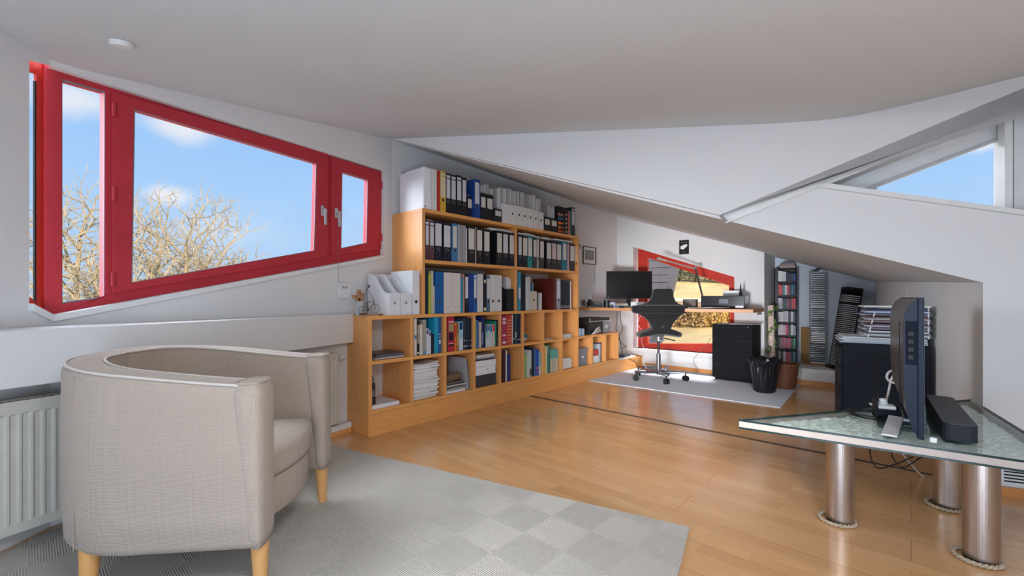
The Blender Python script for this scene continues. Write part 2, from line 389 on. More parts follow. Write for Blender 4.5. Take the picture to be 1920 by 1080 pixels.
# reveals of the corner window
m = MB()
for a, b in (((0, .915), (1.985, 1.352)), ((1.985, 1.352), (1.985, 2.052)), ((1.985, 2.052), (0, 2.004))):
    m.add([(a[0],a[1],0),(b[0],b[1],0),(b[0],b[1],-.16),(a[0],a[1],-.16)], [(0,1,2,3)], MBm)
struct(m.build('trim_1', WALL))
# short return of the corner window and the wall running back towards the camera
LA = (Vector(AE)-Vector(C0)).length
dA = (Vector(AE)-Vector(C0)).normalized()
def sA(px):
    p = onW(px, 300, C0, AE); return (Vector((p.x, p.y))-Vector(C0)).length
s55 = sA(55)
_d = (Vector(AE)-Vector(C0)).normalized()
MA = Matrix(((_d.x, 0, -_d.y, C0[0]), (_d.y, 0, _d.x, C0[1]), (0, 1, 0, 0), (0, 0, 0, 1)))   # z towards the room
face_wall('wall_corner', MA, [(s55, 0), (LA, 0), (LA, 3.0), (0, 2.9), (0, 2.004), (s55, 1.984), (s55, .97)], [], .1)
struct(MB().add([(0,0,0),(s55,0,0),(s55,.97,0),(0,.915,0)], [(0,1,2,3)], MA).build('wall_corner_base', WALL)).name = 'wall_corner.001'
# bookcase wall, office back wall, niche, right alcove wall
face_wall('wall_bookcase', frame2(C1, (XW, YB)), [(0, 0), (YB-C1[1], 0), (YB-C1[1], sof(XW, YB)+.02), (0, sof(*C1)+.02)], [], .1)
MBk = frame2((XW, YB), (XJ, YB))
hb = [(.262, .262), (XJ-XW-.335, .262), (XJ-XW-.335, 1.252), (.262, 1.735)]
face_wall('wall_back', MBk, [(0, 0), (XJ-XW, 0), (XJ-XW, sof(XJ, YB)+.02), (0, sof(XW, YB)+.02)], [hb], .20)
face_wall('wall_niche_side', frame2((XJ, YB), (XJ, YN)), [(0, 0), (YN-YB, 0), (YN-YB, sof(XJ, YN)+.02), (0, sof(XJ, YB)+.02)], [], .1)
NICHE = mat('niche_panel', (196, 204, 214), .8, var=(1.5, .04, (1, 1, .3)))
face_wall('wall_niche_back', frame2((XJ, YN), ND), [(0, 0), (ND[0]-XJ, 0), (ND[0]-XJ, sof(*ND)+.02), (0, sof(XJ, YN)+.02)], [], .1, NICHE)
LD = (Vector(ND)-Vector(K)).length
face_wall('wall_alcove', frame2(ND, K), [(0, 0), (LD, 0), (LD, sof(*K)), (0, sof(*ND)+.02)], [], .1)
i0 = onW(1664, 545, ND, K); i1 = onW(1702, 580, ND, K); Mdw = frame2(ND, K)
sa_ = (Vector((i0.x, i0.y))-Vector(ND)).length; sb_ = (Vector((i1.x, i1.y))-Vector(ND)).length
struct(MB().box(sa_, sb_, i1.z, i0.z, .0005, .006, Mdw).build('trim_15', WALL))
# sloping soffit over the office
m = MB(); pl = [C1, K, ND, (-.34, 6.75), (XW-.05, 6.75)]
m.add([(x, y, sof(x, y)) for x, y in pl], [tuple(range(len(pl)))])
struct(m.build('ceiling_slope', CEIL))
# gable wall with triangular window
LF = (Vector(FE)-Vector(C1)).length; LK = (Vector(K)-Vector(C1)).length
MF = frame2(C1, FE)
def wf(px, py, off=0.0):
    d = Vector((FE[0]-C1[0], FE[1]-C1[1])).normalized(); n = Vector((-d.y, d.x))*off
    P = (C1[0]+n.x, C1[1]+n.y); Q = (FE[0]+n.x, FE[1]+n.y); p = onW(px, py, P, Q)
    return ((Vector((p.x, p.y))-Vector(P)).dot(d), p.z)
ZC1 = sof(*C1); sF1, zF1 = wf(1600, 228); s2, z2 = wf(1920, 158)
zEnd = z2+(LF-s2)*(z2-zF1)/(s2-sF1)
h1 = wf(1553, 346); h2 = wf(1900, 398); h3 = wf(1900, 203)
s19, z19a = wf(1930, 186)
hF = [h1, (s19+.05, wf(1930, 404)[1]+.0), (s19+.05, z19a)]
face_wall('wall_gable', MF, [(0, ZC1), (LK, sof(*K)), (LK, 0), (LF, 0), (LF, zEnd+.4), (sF1, zF1+.15), (0, ZC1+.05)], [hF], .26)
# thicker upper sheet of the gable whose sloping lower edge throws a shadow line
g = [(0, ZC1+.001), wf(1349, 405), wf(1560, 334), (s19+.05, z19a-.02), (LF, z19a-.02+(LF-s19)*.42), (LF, zEnd+.3), (sF1, zF1+.12)]
m = MB().prism(g, .0, .035, MF); struct(m.build('trim_2', WALL))
# end cap and sill moulding
a, b = wf(1349, 406), wf(1360, 417)
m = MB().prism([a, (a[0]+.012, a[1]+.008), (b[0]+.012, b[1]+.004), b], .0, .03, MF); struct(m.build('trim_3', mat('cut_edge', (150, 148, 145), .8)))
sl = [wf(1530, 352), wf(1545, 345), wf(1930, 398), wf(1930, 407)]
m = MB().prism(sl, -.02, .03, MF); struct(m.build('trim_4', TRIM))
# beam running from the soffit tip to the window along the opening
bm_ = [wf(1352, 408), wf(1361, 419), wf(1530, 353), wf(1545, 346), wf(1530, 345)]
m = MB().prism(bm_, 0, .012, MF); struct(m.build('trim_5', TRIM))
# triangular window: frame and pane at the back of the recess
root = bpy.data.objects.new('window_3', None); COL.objects.link(root); struct(root); MW[root.name] = Matrix()
off = .20
fo = [wf(1560, 400, off), wf(1930, 440, off), wf(1930, 190, off), wf(1790, 220, off)]
fi = [wf(1634, 356, off), wf(1876, 420, off), wf(1874, 262, off)]
fo = [wf(1500, 360, off), wf(1500, 420, off), wf(1960, 440, off), wf(1960, 150, off)]
fi = [wf(1642, 351.5, off), wf(1642, 360, off), wf(1873.5, 405, off), wf(1873.5, 262.5, off)]
MB().ring(fo, [fi], -off-.05, -off, MF).build('frame', TRIM, root)
fi2 = [wf(1648, 349, off), wf(1648, 362, off), wf(1870, 402, off), wf(1870, 264, off)]
MB().ring([wf(1625, 351, off-.02), wf(1625, 366, off-.02), wf(1878, 405, off-.02), wf(1878, 256, off-.02)], [fi], -off, -off+.018, MF).build('glazing_bead', mat('grey_bead', (190, 192, 194), .5), root)
MB().prism([wf(1600, 340, off), wf(1600, 380, off), wf(1890, 425, off), wf(1890, 240, off)], -off-.03, -off-.024, MF).build('pane', PANE, root)
# upright post right of the pane
p0 = wf(1884, 300, .10)[0]
MB().box(p0, p0+.03, 1.30, 2.1, -.16, -.10, MF).build('post', TRIM, root)
MB().box(p0+.045, p0+.5, 1.30, 2.2, -.20, -.12, MF).build('side_panel', TRIM, root)

# main ceiling (folded plaster planes)
c0 = (*C0, 2.018); c1 = (*C1, ZC1); fF1 = MF@Vector((sF1, zF1, 0)); fF2 = MF@Vector((LF, zEnd, 0))
a0 = Vector((A0[0], A0[1], 2.115)); ae = Vector((AE[0], AE[1], 2.7))
def sp(t_, w): return w*math.log1p(math.exp(min(40, t_/w)))
cp = Vector((-.30, 3.10)); cdir = (Vector((1.25, 1.0))-cp).normalized(); cn_ = Vector((-cdir.y, cdir.x)); cn_ = cn_ if cn_.x > 0 else -cn_
rp = Vector((-2.3, -.75)); rdir = (Vector((.9, 1.15))-rp).normalized(); rn = Vector((rdir.y, -rdir.x))
lp = Vector((C0[0], C0[1])); ldir = Vector((.97, -.24)); ln_ = Vector((-.24, -.97))
def ceil_z(x, y):
    p = Vector((x, y))
    return mainc(x, y)+.27*sp((p-cp).dot(cn_), .10)+.62*sp((p-rp).dot(rn)-.1, .15)+.75*sp((p-lp).dot(ln_)-.02, .04)
bm = bmesh.new(); NX, NY = 100, 115; g_ = [[bm.verts.new((-3.5+6.6*i/NX, -3.0+7.9*j/NY, 0)) for i in range(NX+1)] for j in range(NY+1)]
for j in range(NY):
    for i in range(NX): bm.faces.new((g_[j][i], g_[j][i+1], g_[j+1][i+1], g_[j+1][i]))
for P_, Q_ in ((C0, C1), (C1, FE), (AE, C0)):
    d_ = Vector((Q_[0]-P_[0], Q_[1]-P_[1], 0)); bmesh.ops.bisect_plane(bm, geom=bm.verts[:]+bm.edges[:]+bm.faces[:], plane_co=(P_[0], P_[1], 0), plane_no=(-d_.y, d_.x, 0), clear_outer=True)
for v in bm.verts: v.co.z = min(3.04, ceil_z(v.co.x, v.co.y))
me = bpy.data.meshes.new('ceiling'); bm.to_mesh(me); bm.free()
for p in me.polygons: p.use_smooth = True
me.materials.append(CEIL); o = bpy.data.objects.new('ceiling', me); COL.objects.link(o); struct(o)
# roof and far walls that the photograph does not reach
struct(MB().box(-3.4, 3.4, -3.2, 7.0, 3.05, 3.12).build('ceiling_roof', CEIL)).name = 'ceiling_outer'
struct(MB().box(2.75, 2.85, -3.0, 4.6, 0, 3.05).build('wall_right', WALL))
struct(MB().box(-3.0, -1.30, -3.0, -2.92, 0, 3.05).build('wall_rear', WALL))
# small white plinth wall and vent low on the gable
vs_ = wf(1868, 900)[0]
m = MB().box(LK, LF, .0, .045, 0, .012, MF); struct(m.build('baseboard_right', BEECHX))
t = thing('air_vent', 'white slotted vent grille low on the wall behind the glass table', 'vent', MF@Vector((vs_+.02, .14, .004)))
MB().box(vs_-.0, vs_+.42, .055, .155, 0.001, .009, MF).build('grille_frame', TRIM, t)
m = MB()
for i in range(4):
    for k in range(5): m.box(vs_+.025+i*.095, vs_+.105+i*.095, .072+k*.016, .079+k*.016, .009, .0105, MF)
m.build('slots', DARK, t)
# baseboards and niche platform
struct(MB().box(XW+.44, XJ-.0, YB-.016, YB-.001, .0, .055).build('baseboard_back', BEECHX))
struct(MB().box(-2.78, XJ-.01, YB-.012, YB-.001, .056, .20).build('trim_6', WALL))
m = MB().box(-3.0, XJ-.29, YB-.075, YB+.10, .225, .262); struct(m.build('trim_7', TRIM, bevel=.004))
struct(MB().box(XJ-.0, -.22, YB, YN, .0, .185).build('trim_8', TRIM))
struct(MB().box(XJ-.01, -.22, YB-.02, YB+.0, .145, .187).build('trim_9', TRIM))
struct(MB().box(XJ, -.22, YB-.018, YB-.001, 0, .055).build('baseboard_niche', BEECHX))
# ledge under the corner window, its plinth
l0 = atd(-60, 600, 1.50); lr = (-3.072, 1.632)
zt, zb = .876, .664
px0 = atd(0, 600, 1.585)
d = Vector((px0.x-lr[0], px0.y-lr[1])).normalized()
pe = Vector(lr)+d*2.0
poly = [lr, tuple(pe), (AE[0]-.25, AE[1]+.9), (A0[0]-.003, A0[1]), (C0[0]-.003, C0[1]), (-3.165, 1.632)]
poly = [lr, tuple(pe), tuple(Vector(A0)+dA*.22), A0, C0, (-3.165, 1.632)]
struct(MB().prism(poly, zb, zt).build('trim_10', WALL, bevel=.004))
q = [(-3.085, 1.624), (-3.03, 1.33), (-3.10, 1.33), (-3.165, 1.624)]
struct(MB().prism(q, .033, .072).build('trim_11', TRIM)); struct(MB().prism(q, .0, .033).build('baseboard_left', BEECHY))
# floor joint strip
struct(MB().box(-2.85, .215, 3.405, 3.432, .0005, .004).build('trim_12', mat('joint_strip', (84, 66, 50), .5)))

# ------------------------------------------------------------------ corner window
w1 = bpy.data.objects.new('window_1', None); COL.objects.link(w1); struct(w1); MW[w1.name] = Matrix()
of = .035
def W_(px, py, o_=of): return wb(px, py, o_)
outer = [(W_(83, 590)[0], .905), (1.99, 1.345), (1.99, 2.058), (W_(83, 120)[0], 2.03)]
h_l = [W_(117, 569), W_(196, 558), W_(197, 171), W_(117, 148)]
h_m = [W_(217, 545), W_(613, 480), W_(613, 292), W_(217, 179)]
h_r = [W_(623, 479), W_(711, 468), W_(711, 321), W_(623, 295)]
MB().ring(outer, [h_l, h_m, h_r], -of-.06, -of, MBm).build('frame', RED, w1, bevel=.004)
of2 = of-.016
so = [W_(211, 550, of2), W_(615, 482, of2), W_(616, 288, of2), W_(212, 172, of2)]
si = [W_(247, 530, of2), W_(590, 470, of2), W_(594, 306, of2), W_(252, 205, of2)]
sa = MB().ring(so, [si], -of-.03, -of2, MBm).build('sash', RED, w1, bevel=.004)
so = [W_(622, 480, of2), W_(715, 468, of2), W_(716, 322, of2), W_(622, 293, of2)]
si2 = [W_(640, 466, of2), W_(688, 456, of2), W_(690, 337, of2), W_(642, 322, of2)]
sb = MB().ring(so, [si2], -of-.03, -of2, MBm).build('sash', RED, w1, bevel=.004)
def grow(q, k):
    c = Vector((sum(p[0] for p in q)/len(q), sum(p[1] for p in q)/len(q)))
    return [tuple(Vector(p)+(Vector(p)-c).normalized()*k) for p in q]
MB().prism(grow(h_l, .01), -of-.016, -of-.011, MBm).build('pane', PANE, w1)
MB().prism(grow(si, .01), -of2-.012, -of2-.007, MBm).build('pane', PANE, sa)
MB().prism(grow(si2, .01), -of2-.012, -of2-.007, MBm).build('pane', PANE, sb)
MB().ring(grow(h_l, .002), [grow(h_l, -.006)], -of-.0105, -of-.003, MBm).build('seal', mat('grey_seal', (120, 122, 130), .6), w1)
MB().ring(grow(si, .002), [grow(si, -.005)], -of2-.0068, -of2-.002, MBm).build('seal', MC['grey_seal'], sa)
MB().ring(grow(si2, .002), [grow(si2, -.005)], -of2-.0068, -of2-.002, MBm).build('seal', MC['grey_seal'], sb)
for px, py, p in ((213, 206, sa), (213, 364, sa), (211, 524, sa), (714, 347, sb), (714, 445, sb)):
    s_, z_ = W_(px, py, of2); hh = .034 if p is sa else .03
    MB().cyl(MBm@Vector((s_, z_-hh, -of2+.006)), MBm@Vector((s_, z_+hh, -of2+.006)), .008).build('hinge', RED, p, smooth=False)
for px, py, p in ((604, 400, sa), (630, 404, sb)):
    s_, z_ = W_(px, py, of2); h = MB().box(s_-.012, s_+.012, z_-.02, z_+.055, -of2, -of2+.008, MBm).build('handle', mat('handle_silver', (190, 190, 192), .4, metal=.2), p, bevel=.003)
    MB().box(s_-.009, s_+.009, z_-.085, z_+.03, -of2+.03, -of2+.042, MBm).cyl(MBm@Vector((s_, z_+.015, -of2+.008)), MBm@Vector((s_, z_+.015, -of2+.036)), .007, n=10).build('lever', MC['handle_silver'], h, bevel=.003)
# sill strip
q = [(.0, .892), (1.995, 1.325), (1.995, 1.352), (.0, .922)]
struct(MB().prism(q, -.05, .022, MBm).build('trim_13', TRIM, bevel=.003))
q = [(s55, .945), (.0, .892), (.0, .922), (s55, .978)]
struct(MB().prism([(0, .892), (s55+.004, .942), (s55+.004, .975), (0, .922)], -.05, .022, MA).build('trim_14', TRIM, bevel=.003))
# return part of the corner window
def wa(px, py, off=.045):
    n_ = Vector((_d.y, -_d.x))*off       # away from the room
    P_ = (C0[0]+n_.x, C0[1]+n_.y); Q_ = (AE[0]+n_.x, AE[1]+n_.y); p = onW(px, py, P_, Q_)
    return ((Vector((p.x, p.y))-Vector(P_)).dot(_d), p.z)
e0 = wa(82, 300)[0]; e1 = wa(68.5, 300)[0]; e2 = wa(50, 300)[0]; e3 = wa(40, 300)[0]
MB().ring([(e0-.02, .88), (e3, .93), (e3, 2.03), (e0-.02, 2.07)], [[(e1, wa(68, 566)[1]), (e2, wa(52, 552)[1]), (e2, wa(55, 136)[1]), (e1, wa(68, 138)[1])]], -.060, -.045, MA).build('corner_frame', mat('bright_red_paint', (196, 44, 32), .4), w1, bevel=.002)
MB().prism([(e1-.01, .93), (e2+.02, .95), (e2+.02, 1.98), (e1-.01, 1.98)], -.058, -.055, MA).build('pane', PANE, w1)
MB().box(e1, e1+.006, .95, 1.93, -.054, -.0455, MA).build('seal', BLINE, w1)

# ------------------------------------------------------------------ office window
w2 = bpy.data.objects.new('window_2', None); COL.objects.link(w2); struct(w2); MW[w2.name] = Matrix()
YW = 6.08
def py_(px, py, Y=YW): p = onY(px, py, Y); return (p.x-XW, p.z)
MW2 = frame2((XW, YW), (XJ, YW))
outer = [(.29, .255), (XJ-XW-.31, .255), (XJ-XW-.31, py_(1379, 519)[1]), (.29, 1.725)]
outer = [(.285, .255), (1.675, .255), (1.675, 1.245), (.285, 1.735)]
inner = [py_(1213, 646), py_(1371, 646), py_(1370, 534), py_(1213, 481)]
fr = MB().ring(outer, [inner], -.06, 0, MW2).build('frame', mat('office_window_red', (186, 56, 44), .5, spec=.25), w2, bevel=.004)
MB().ring(grow(inner, .002), [grow(inner, -.022)], -.045, .006, MW2).build('sash', mat('orange_red_paint', (196, 62, 30), .4), w2, bevel=.003)
MB().prism(grow(inner, .01), -.03, -.025, MW2).build('pane', PANE, w2)

# ------------------------------------------------------------------ rugs
R0 = Vector((-.707, 1.919)); ru = Vector((-.969, -.247)); rw = Vector((.247, -.969))
cs = [R0, R0+ru*2.42, R0+ru*2.42+rw*1.62, R0+rw*3.2]
t = MB().prism([tuple(p) for p in [R0, R0+ru*2.40, Vector((-2.77, .22)), Vector((-2.68, .03)), Vector((-2.49, -.20)), Vector((-1.66, -1.15)), R0+rw*2.6]], .0005, .011)
o = t.build('rug', RUGM, bevel=.003); tag(o, 'large grey beige loop pile rug with textured squares under the armchair', 'rug')
o = MB().prism([(-2.846, 4.50), (-.87, 4.55), (-.94, 5.93), (-2.846, 5.93)], .0005, .008).build('rug', RUG2, bevel=.002)
tag(o, 'thin pale rug under the office swivel chair', 'rug')

# ------------------------------------------------------------------ radiator
t = thing('radiator', 'cream panel radiator under the white window ledge', 'radiator', (-2.813, .73, .09))
PL, PR = Vector((-2.53, -.105)), Vector((-3.068, 1.515)); MR = frame2(PL, PR)
LR = (PR-PL).length
rz0, rz1 = .088, .592
# pressed front panel: one relief surface with vertical flutes
rows = []
nU = 0
prof = []
k = 0.03
us = [0, .018]
pitch = .0333
xs = []
x = .03
while x < LR-.035:
    xs += [(x, 0), (x+.006, -.007), (x+.020, -.007), (x+.026, 0)]; x += pitch
xs = [(0, 0)]+xs+[(LR, 0)]
for zz, fac in ((rz0, 0), (rz0+.035, 0), (rz0+.042, 1), (rz1-.049, 1), (rz1-.042, 0), (rz1, 0)):
    rows.append([MR@Vector((a, zz, b*fac)) for a, b in xs])
MB().grid(rows).box(0, LR, rz0, rz1, -.058, -.008, MR).build('front_panel', RAD, t)
m = MB()
x = .01
while x < LR-.01:
    m.box(x, x+.012, rz1+.0, rz1+.004, -.058, -.004, MR); x += .024
m.build('top_grille', RAD, t)
MB().box(0, LR, rz1-.002, rz1+.001, -.055, -.008, MR).build('grille_shadow_gap', DARK, t)
MB().box(0, LR, rz1-.002, rz1+.006, -.004, .001, MR).box(0, LR, rz1-.002, rz1+.006, -.060, -.056, MR).box(LR-.002, LR+.002, rz0, rz1+.006, -.060, .001, MR).build('rim', RAD, t)
a = MR@Vector((LR, rz1-.035, -.03)); b = MR@Vector((LR+.03, rz1-.035, -.03)); c = MR@Vector((LR+.085, rz1-.035, -.03))
v = MB().cyl(a, b, .009).build('valve', CHROME, t)
MB().cyl(b, c, .021, .018, 20).build('thermostat_head', TRIM, v, bevel=.004)
MB().cyl(MR@Vector((LR+.012, rz1-.035, -.03)), MR@Vector((LR+.012, .08, -.03)), .007).build('pipe', TRIM, t)

# ------------------------------------------------------------------ armchair
PIPE = mat('light_piping', (206, 196, 186), .8)
def armchair():
    cx, cy = -2.048, .547; rz = math.atan2(.749, .662)
    t = thing('armchair', 'cream woven fabric tub armchair with wooden legs on the big rug', 'armchair', (cx, cy, 0.011), rz)
    # local frame: x forward, y left
    def raw(d):
        hw, xf, xb, rc = .336, .268, -.412, .298
        Ls = xf-(xb+rc); La = PI/2*rc; Lb = 2*(hw-rc); tot = 2*Ls+2*La+Lb
        def arc(cx_, cy_, a_):
            c_, s_ = math.cos(a_), math.sin(a_); e_ = .96
            return Vector((cx_+rc*math.copysign(abs(c_)**e_, c_), cy_+rc*math.copysign(abs(s_)**e_, s_)))
        if d < Ls: return Vector((xf-d, -hw))
        if d < Ls+La: return arc(xb+rc, -hw+rc, -PI/2-(d-Ls)/rc)
        if d < Ls+La+Lb: return Vector((xb-.012*math.sin(PI*(d-Ls-La)/Lb), -hw+rc+(d-Ls-La)))
        if d < tot-Ls: return arc(xb+rc, hw-rc, PI-(d-Ls-La-Lb)/rc)
        return Vector((xf-(tot-d), hw))
    TOT = 2*(.268-(-.412+.298))+PI*.298+2*(.336-.298)
    def path(s):
        d = s*TOT; p = raw(min(d, TOT)); a_ = raw(max(0, d-.004)); b_ = raw(min(TOT, d+.004))
        return p, (b_-a_).normalized()
    def ztop(s): k = min(s, 1-s)/.40; return .704+.066*(3*min(1, k)**2-2*min(1, k)**3)*.5+.066*min(1, k)*.5+.004*math.sin(PI*s)
    def section(s):
        p, d = path(s); n = Vector((-d.y, d.x))        # n points inward (left of travel = towards centre)
        if s < .5 and False: n = -n
        ctr = Vector((-.02, 0)); 
        if (ctr-p).dot(n) < 0: n = -n
        zt = ztop(s); h = .056; zb_ = .172
        pr = [(-h+.018, zb_-.004), (-h+.004, zb_+.016), (-h-.002, .30), (-h-.004, .5), (-h-.002, zt-.028), (-h+.007, zt-.008), (-h+.020, zt-.001),
              (0, zt+.002), (h-.020, zt-.001), (h-.007, zt-.008), (h, zt-.028), (h+.002, .55), (h+.004, .42), (h, .26), (h-.004, zb_+.01), (h-.016, zb_-.004)]
        return [Vector((p.x+n.x*a, p.y+n.y*a, b)) for a, b in pr], p, n, zt
    NS = 64; rows = [section(i/NS)[0] for i in range(NS+1)]
    m = MB().grid(rows, True); k = len(rows[0])
    m.f.append(tuple(range(k))); m.f.append(tuple(NS*k+i for i in range(k))[::-1])
    sh = m.build('shell', CHAIRF, t, smooth=True, local=True)
    for side, hh in (('outer', -.050), ('inner', .050)):
        pts = []
        for i in range(NS+1):
            _, p, n, zt = section(i/NS); pts.append(Vector((p.x+n.x*hh, p.y+n.y*hh, zt-.004)))
        MB().tube(pts, .0046, 8).build('piping', PIPE, sh, smooth=True, local=True)
    # rear corner seams
    for s in (.295, .705):
        pts, p, n, zt = section(s); seam = [Vector((p.x-n.x*.0595, p.y-n.y*.0595, z)) for z in (.18, .3, .45, .6, zt-.02)]
        MB().tube(seam, .0016, 6).build('seam', mat('seam_thread', (168, 150, 132), .9), sh, local=True)
    # wedge shaped front posts of the arms
    for sgn in (-1, 1):
        rows = []
        for i in range(15):
            z = .168+(.708-.168)*i/14; kz = i/14
            wi = .061+.009*kz          # half width
            dp = .022+.028*kz
            yc = sgn*(.332+.001*kz); e = 1
            if i in (0, 14): e = .82
            loop = []
            for q_ in range(20):
                a_ = 2*PI*q_/20; c_, s_ = math.cos(a_), math.sin(a_)
                loop.append(Vector((.296-dp+dp*math.copysign(abs(c_)**.55, c_)*e, yc+wi*math.copysign(abs(s_)**.55, s_)*e, z)))
            rows.append(loop)
        top = [Vector((v.x*.5+.25*.5, (v.y+sgn*.334)/2, .713)) for v in rows[-1]]; rows.append(top)
        m = MB().grid(rows, True); k = 20; m.f.append(tuple(range(k))); m.f.append(tuple((len(rows)-1)*k+i for i in range(k)))
        ap = m.build('arm_front', CHAIRF, t, smooth=True, local=True)
        pts = [v+Vector((0, 0, .001)) for v in rows[-2]]
        MB().tube(pts, .0035, 6, True).build('piping', CHAIRF, ap, smooth=True, local=True)
    # seat base and cushion
    def seatslab(name, z0, z1, fwd, rnd, hwid, dome):
        rows = []
        outl = []
        n_ = 14
        for i in range(n_+1): outl.append((fwd+.055*math.cos(PI*(i/n_-.5)), -hwid+2*hwid*i/n_))
        for i in range(1, 12):
            th = PI*i/12; outl.append((-.02-.31*math.sin(th), hwid*math.cos(th)))
        def sc(k, z): return [Vector(((x-.05)*k+.05, y*k, z)) for x, y in outl]
        rows = [sc(.90, z0), sc(.985, z0+rnd*.5), sc(1, z0+rnd), sc(1, z1-rnd), sc(.985, z1-rnd*.4), sc(.93, z1), sc(.7, z1+dome*.6), sc(.35, z1+dome), sc(.02, z1+dome)]
        m = MB().grid(rows, True); k = len(outl); m.f.append(tuple(range(k)))
        return m.build(name, CHAIRF, t, smooth=True, local=True)
    seatslab('seat_base', .172, .325, .225, .02, .262, 0)
    cu = seatslab('seat_cushion', .318, .425, .240, .035, .264, .022)
    outl = [(.238+.058*math.cos(PI*(i/14-.5)), -.264+.528*i/14) for i in range(15)]
    MB().tube([Vector((x, y, .400)) for x, y in outl], .003, 6).build('piping', CHAIRF, cu, smooth=True, local=True)
    for x, y in ((.262, -.322), (.262, .322), (-.262, -.318), (-.262, .318)):
        sx_ = 1.02
        MB().cyl((x, y, .185), (x*sx_, y*sx_, 0), .030, .019, 24).build('leg', LEGW, t, smooth=False, local=True)
armchair()

# ------------------------------------------------------------------ bookcase
XF = -2.854
YD = [1.645, 1.998, 2.326, 2.655, 2.985, 3.313, 3.640, 3.972, 4.286]
t = thing('cubby_shelf', 'low two-row beech cubby bookcase on a plinth along the white wall', 'bookcase', (-3.06, 2.96, .16))
T = .028
MB().box(XW+.003, XF-.002, YD[0]-T/2, YB-.02, 0, .158).build('plinth', BEECHY, t, bevel=.0015)
MB().box(XW+.003, XF, YD[0]-T/2, YD[-1]+T/2, .160, .188).build('bottom_board', BEECHY, t, bevel=.001)
for i, y in enumerate(YD):
    for z0, z1 in ((.188, .515), (.541, .837)):
        MB().box(XW+.003, XF-(.0005 if 0 < i < 8 else 0), y-T/2, y+T/2, z0, z1).build('side_panel' if i in (0, 8) else 'divider', BEECHZ, t, bevel=.001)
MB().box(XW+.003, XF, YD[0]-T/2, YD[-1]+T/2, .515, .541).build('middle_board', BEECHY, t, bevel=.001)
MB().box(XW+.003, XF, YD[0]-T/2, YD[-1]+T/2, .837, .864).build('top_board', BEECHY, t, bevel=.001)
t = thing('cubby_shelf', 'single-row pale beech cubby shelf ending the bookcase below the desk', 'bookcase', (-3.06, 4.76, .16))
MB().box(XW+.003, XF, 4.3005, 5.242, .160, .188).build('bottom_board', BEECHY, t, bevel=.001)
MB().box(XW+.003, XF, 4.3005, 5.242, .515, .541).build('top_board', BEECHY, t, bevel=.001)
for i, y in enumerate((4.60, 4.912, 5.228)):
    MB().box(XW+.003, XF, y-T/2, y+T/2, .188, .515).build('side_panel' if i == 2 else 'divider', BEECHZ, t, bevel=.001)
YU = (2.108, 3.209, 4.288)
t = thing('bookcase', 'tall open beech bookcase full of lever arch files standing on the cubby shelf', 'bookcase', (-3.06, 3.2, .865))
for i, y in enumerate(YU):
    MB().box(XW+.003, XF, y-T/2, y+T/2, .8645, 1.674 if i != 9 else 1.7).build('side_panel' if i != 1 else 'divider', BEECHZ, t, bevel=.001)
MB().box(XW+.003, XF+.001, YU[0]-T/2-.001, YU[2]+T/2+.001, 1.674, 1.702).build('top_board', BEECHY, t, bevel=.001)
for a, b in ((0, 1), (1, 2)): MB().box(XW+.003, XF+.0003, YU[a]+T/2, YU[b]-T/2, 1.270, 1.298).build('shelf_board', BEECHY, t, bevel=.001)
MB().box(XW+.0035, XW+.02, YU[0]+T/2, YU[0]+.72, 1.17, 1.245).build('back_rail', GREY, t)

# --- items -------------------------------------------------------
ORD = ['first', 'second', 'third', 'fourth', 'fifth', 'sixth', 'seventh', 'eighth', 'ninth', 'tenth', 'eleventh', 'twelfth', 'thirteenth', 'fourteenth',
       'fifteenth', 'sixteenth', 'seventeenth', 'eighteenth', 'nineteenth', 'twentieth', 'twenty-first', 'twenty-second', 'twenty-third', 'twenty-fourth', 'twenty-fifth', 'twenty-sixth']
def lean(M_y, z, ang):   # lean about the bottom edge line x axis at (y, z)
    return Matrix.Translation((0, M_y, z)) @ Matrix.Rotation(ang, 4, 'X') @ Matrix.Translation((0, -M_y, -z))
def binder(y0, y1, z0, z1, xf, c, label, cat, group, lab=LABEL, depth=.285, ring=True, ang=0, lo=.0, hole=DARK, lab_w=.74, band=None, sc=None):
    m_ = col_mat(c, .45, 'board'); w = y1-y0; xb = xf-depth
    t = thing('lever_arch_file', label, cat, (xf-depth/2, (y0+y1)/2, z0), 0, group)
    Mx = lean((y0 if ang > 0 else y1), z0, ang) if ang else None
    b = .0022
    sp = MB().box(xf-b, xf, y0, y1, z0, z1, Mx).box(xb, xf-b, y0, y0+b, z0, z1, Mx).box(xb, xf-b, y1-b, y1, z0, z1, Mx).build('cover', m_ if sc is None else col_mat(sc, .45, 'board'), t, bevel=.0006)
    MB().box(xb+.012, xf-.012, y0+b+.001, y1-b-.001, z0+.004, z1-.012, Mx).build('pages', PAPERS, t)
    h = z1-z0; yc = (y0+y1)/2; hw = w*lab_w/2
    if lab: 
        lb = MB().box(xf+.0002, xf+.001, yc-hw, yc+hw, z0+h*.37, z0+h*(.93 if band is None else .86), Mx).build('spine_label', lab, t)
        if band: MB().box(xf+.0002, xf+.001, yc-hw, yc+hw, z0+h*.885, z0+h*.95, Mx).build('title_strip', lab, t)
    if ring:
        r = min(.0125, w*.30); c_ = Vector((xf+.0008, yc, z0+h*.29)); 
        if Mx: c_ = Mx@c_
        MB().torus(c_, (1, 0, 0), r, .0017, 18, 6).build('finger_ring', CHROME, t, smooth=True)
        MB().cyl(c_-Vector((.002, 0, 0)), c_+Vector((.0006, 0, 0)), r*.9, n=16).build('finger_hole', hole, t)
    return t
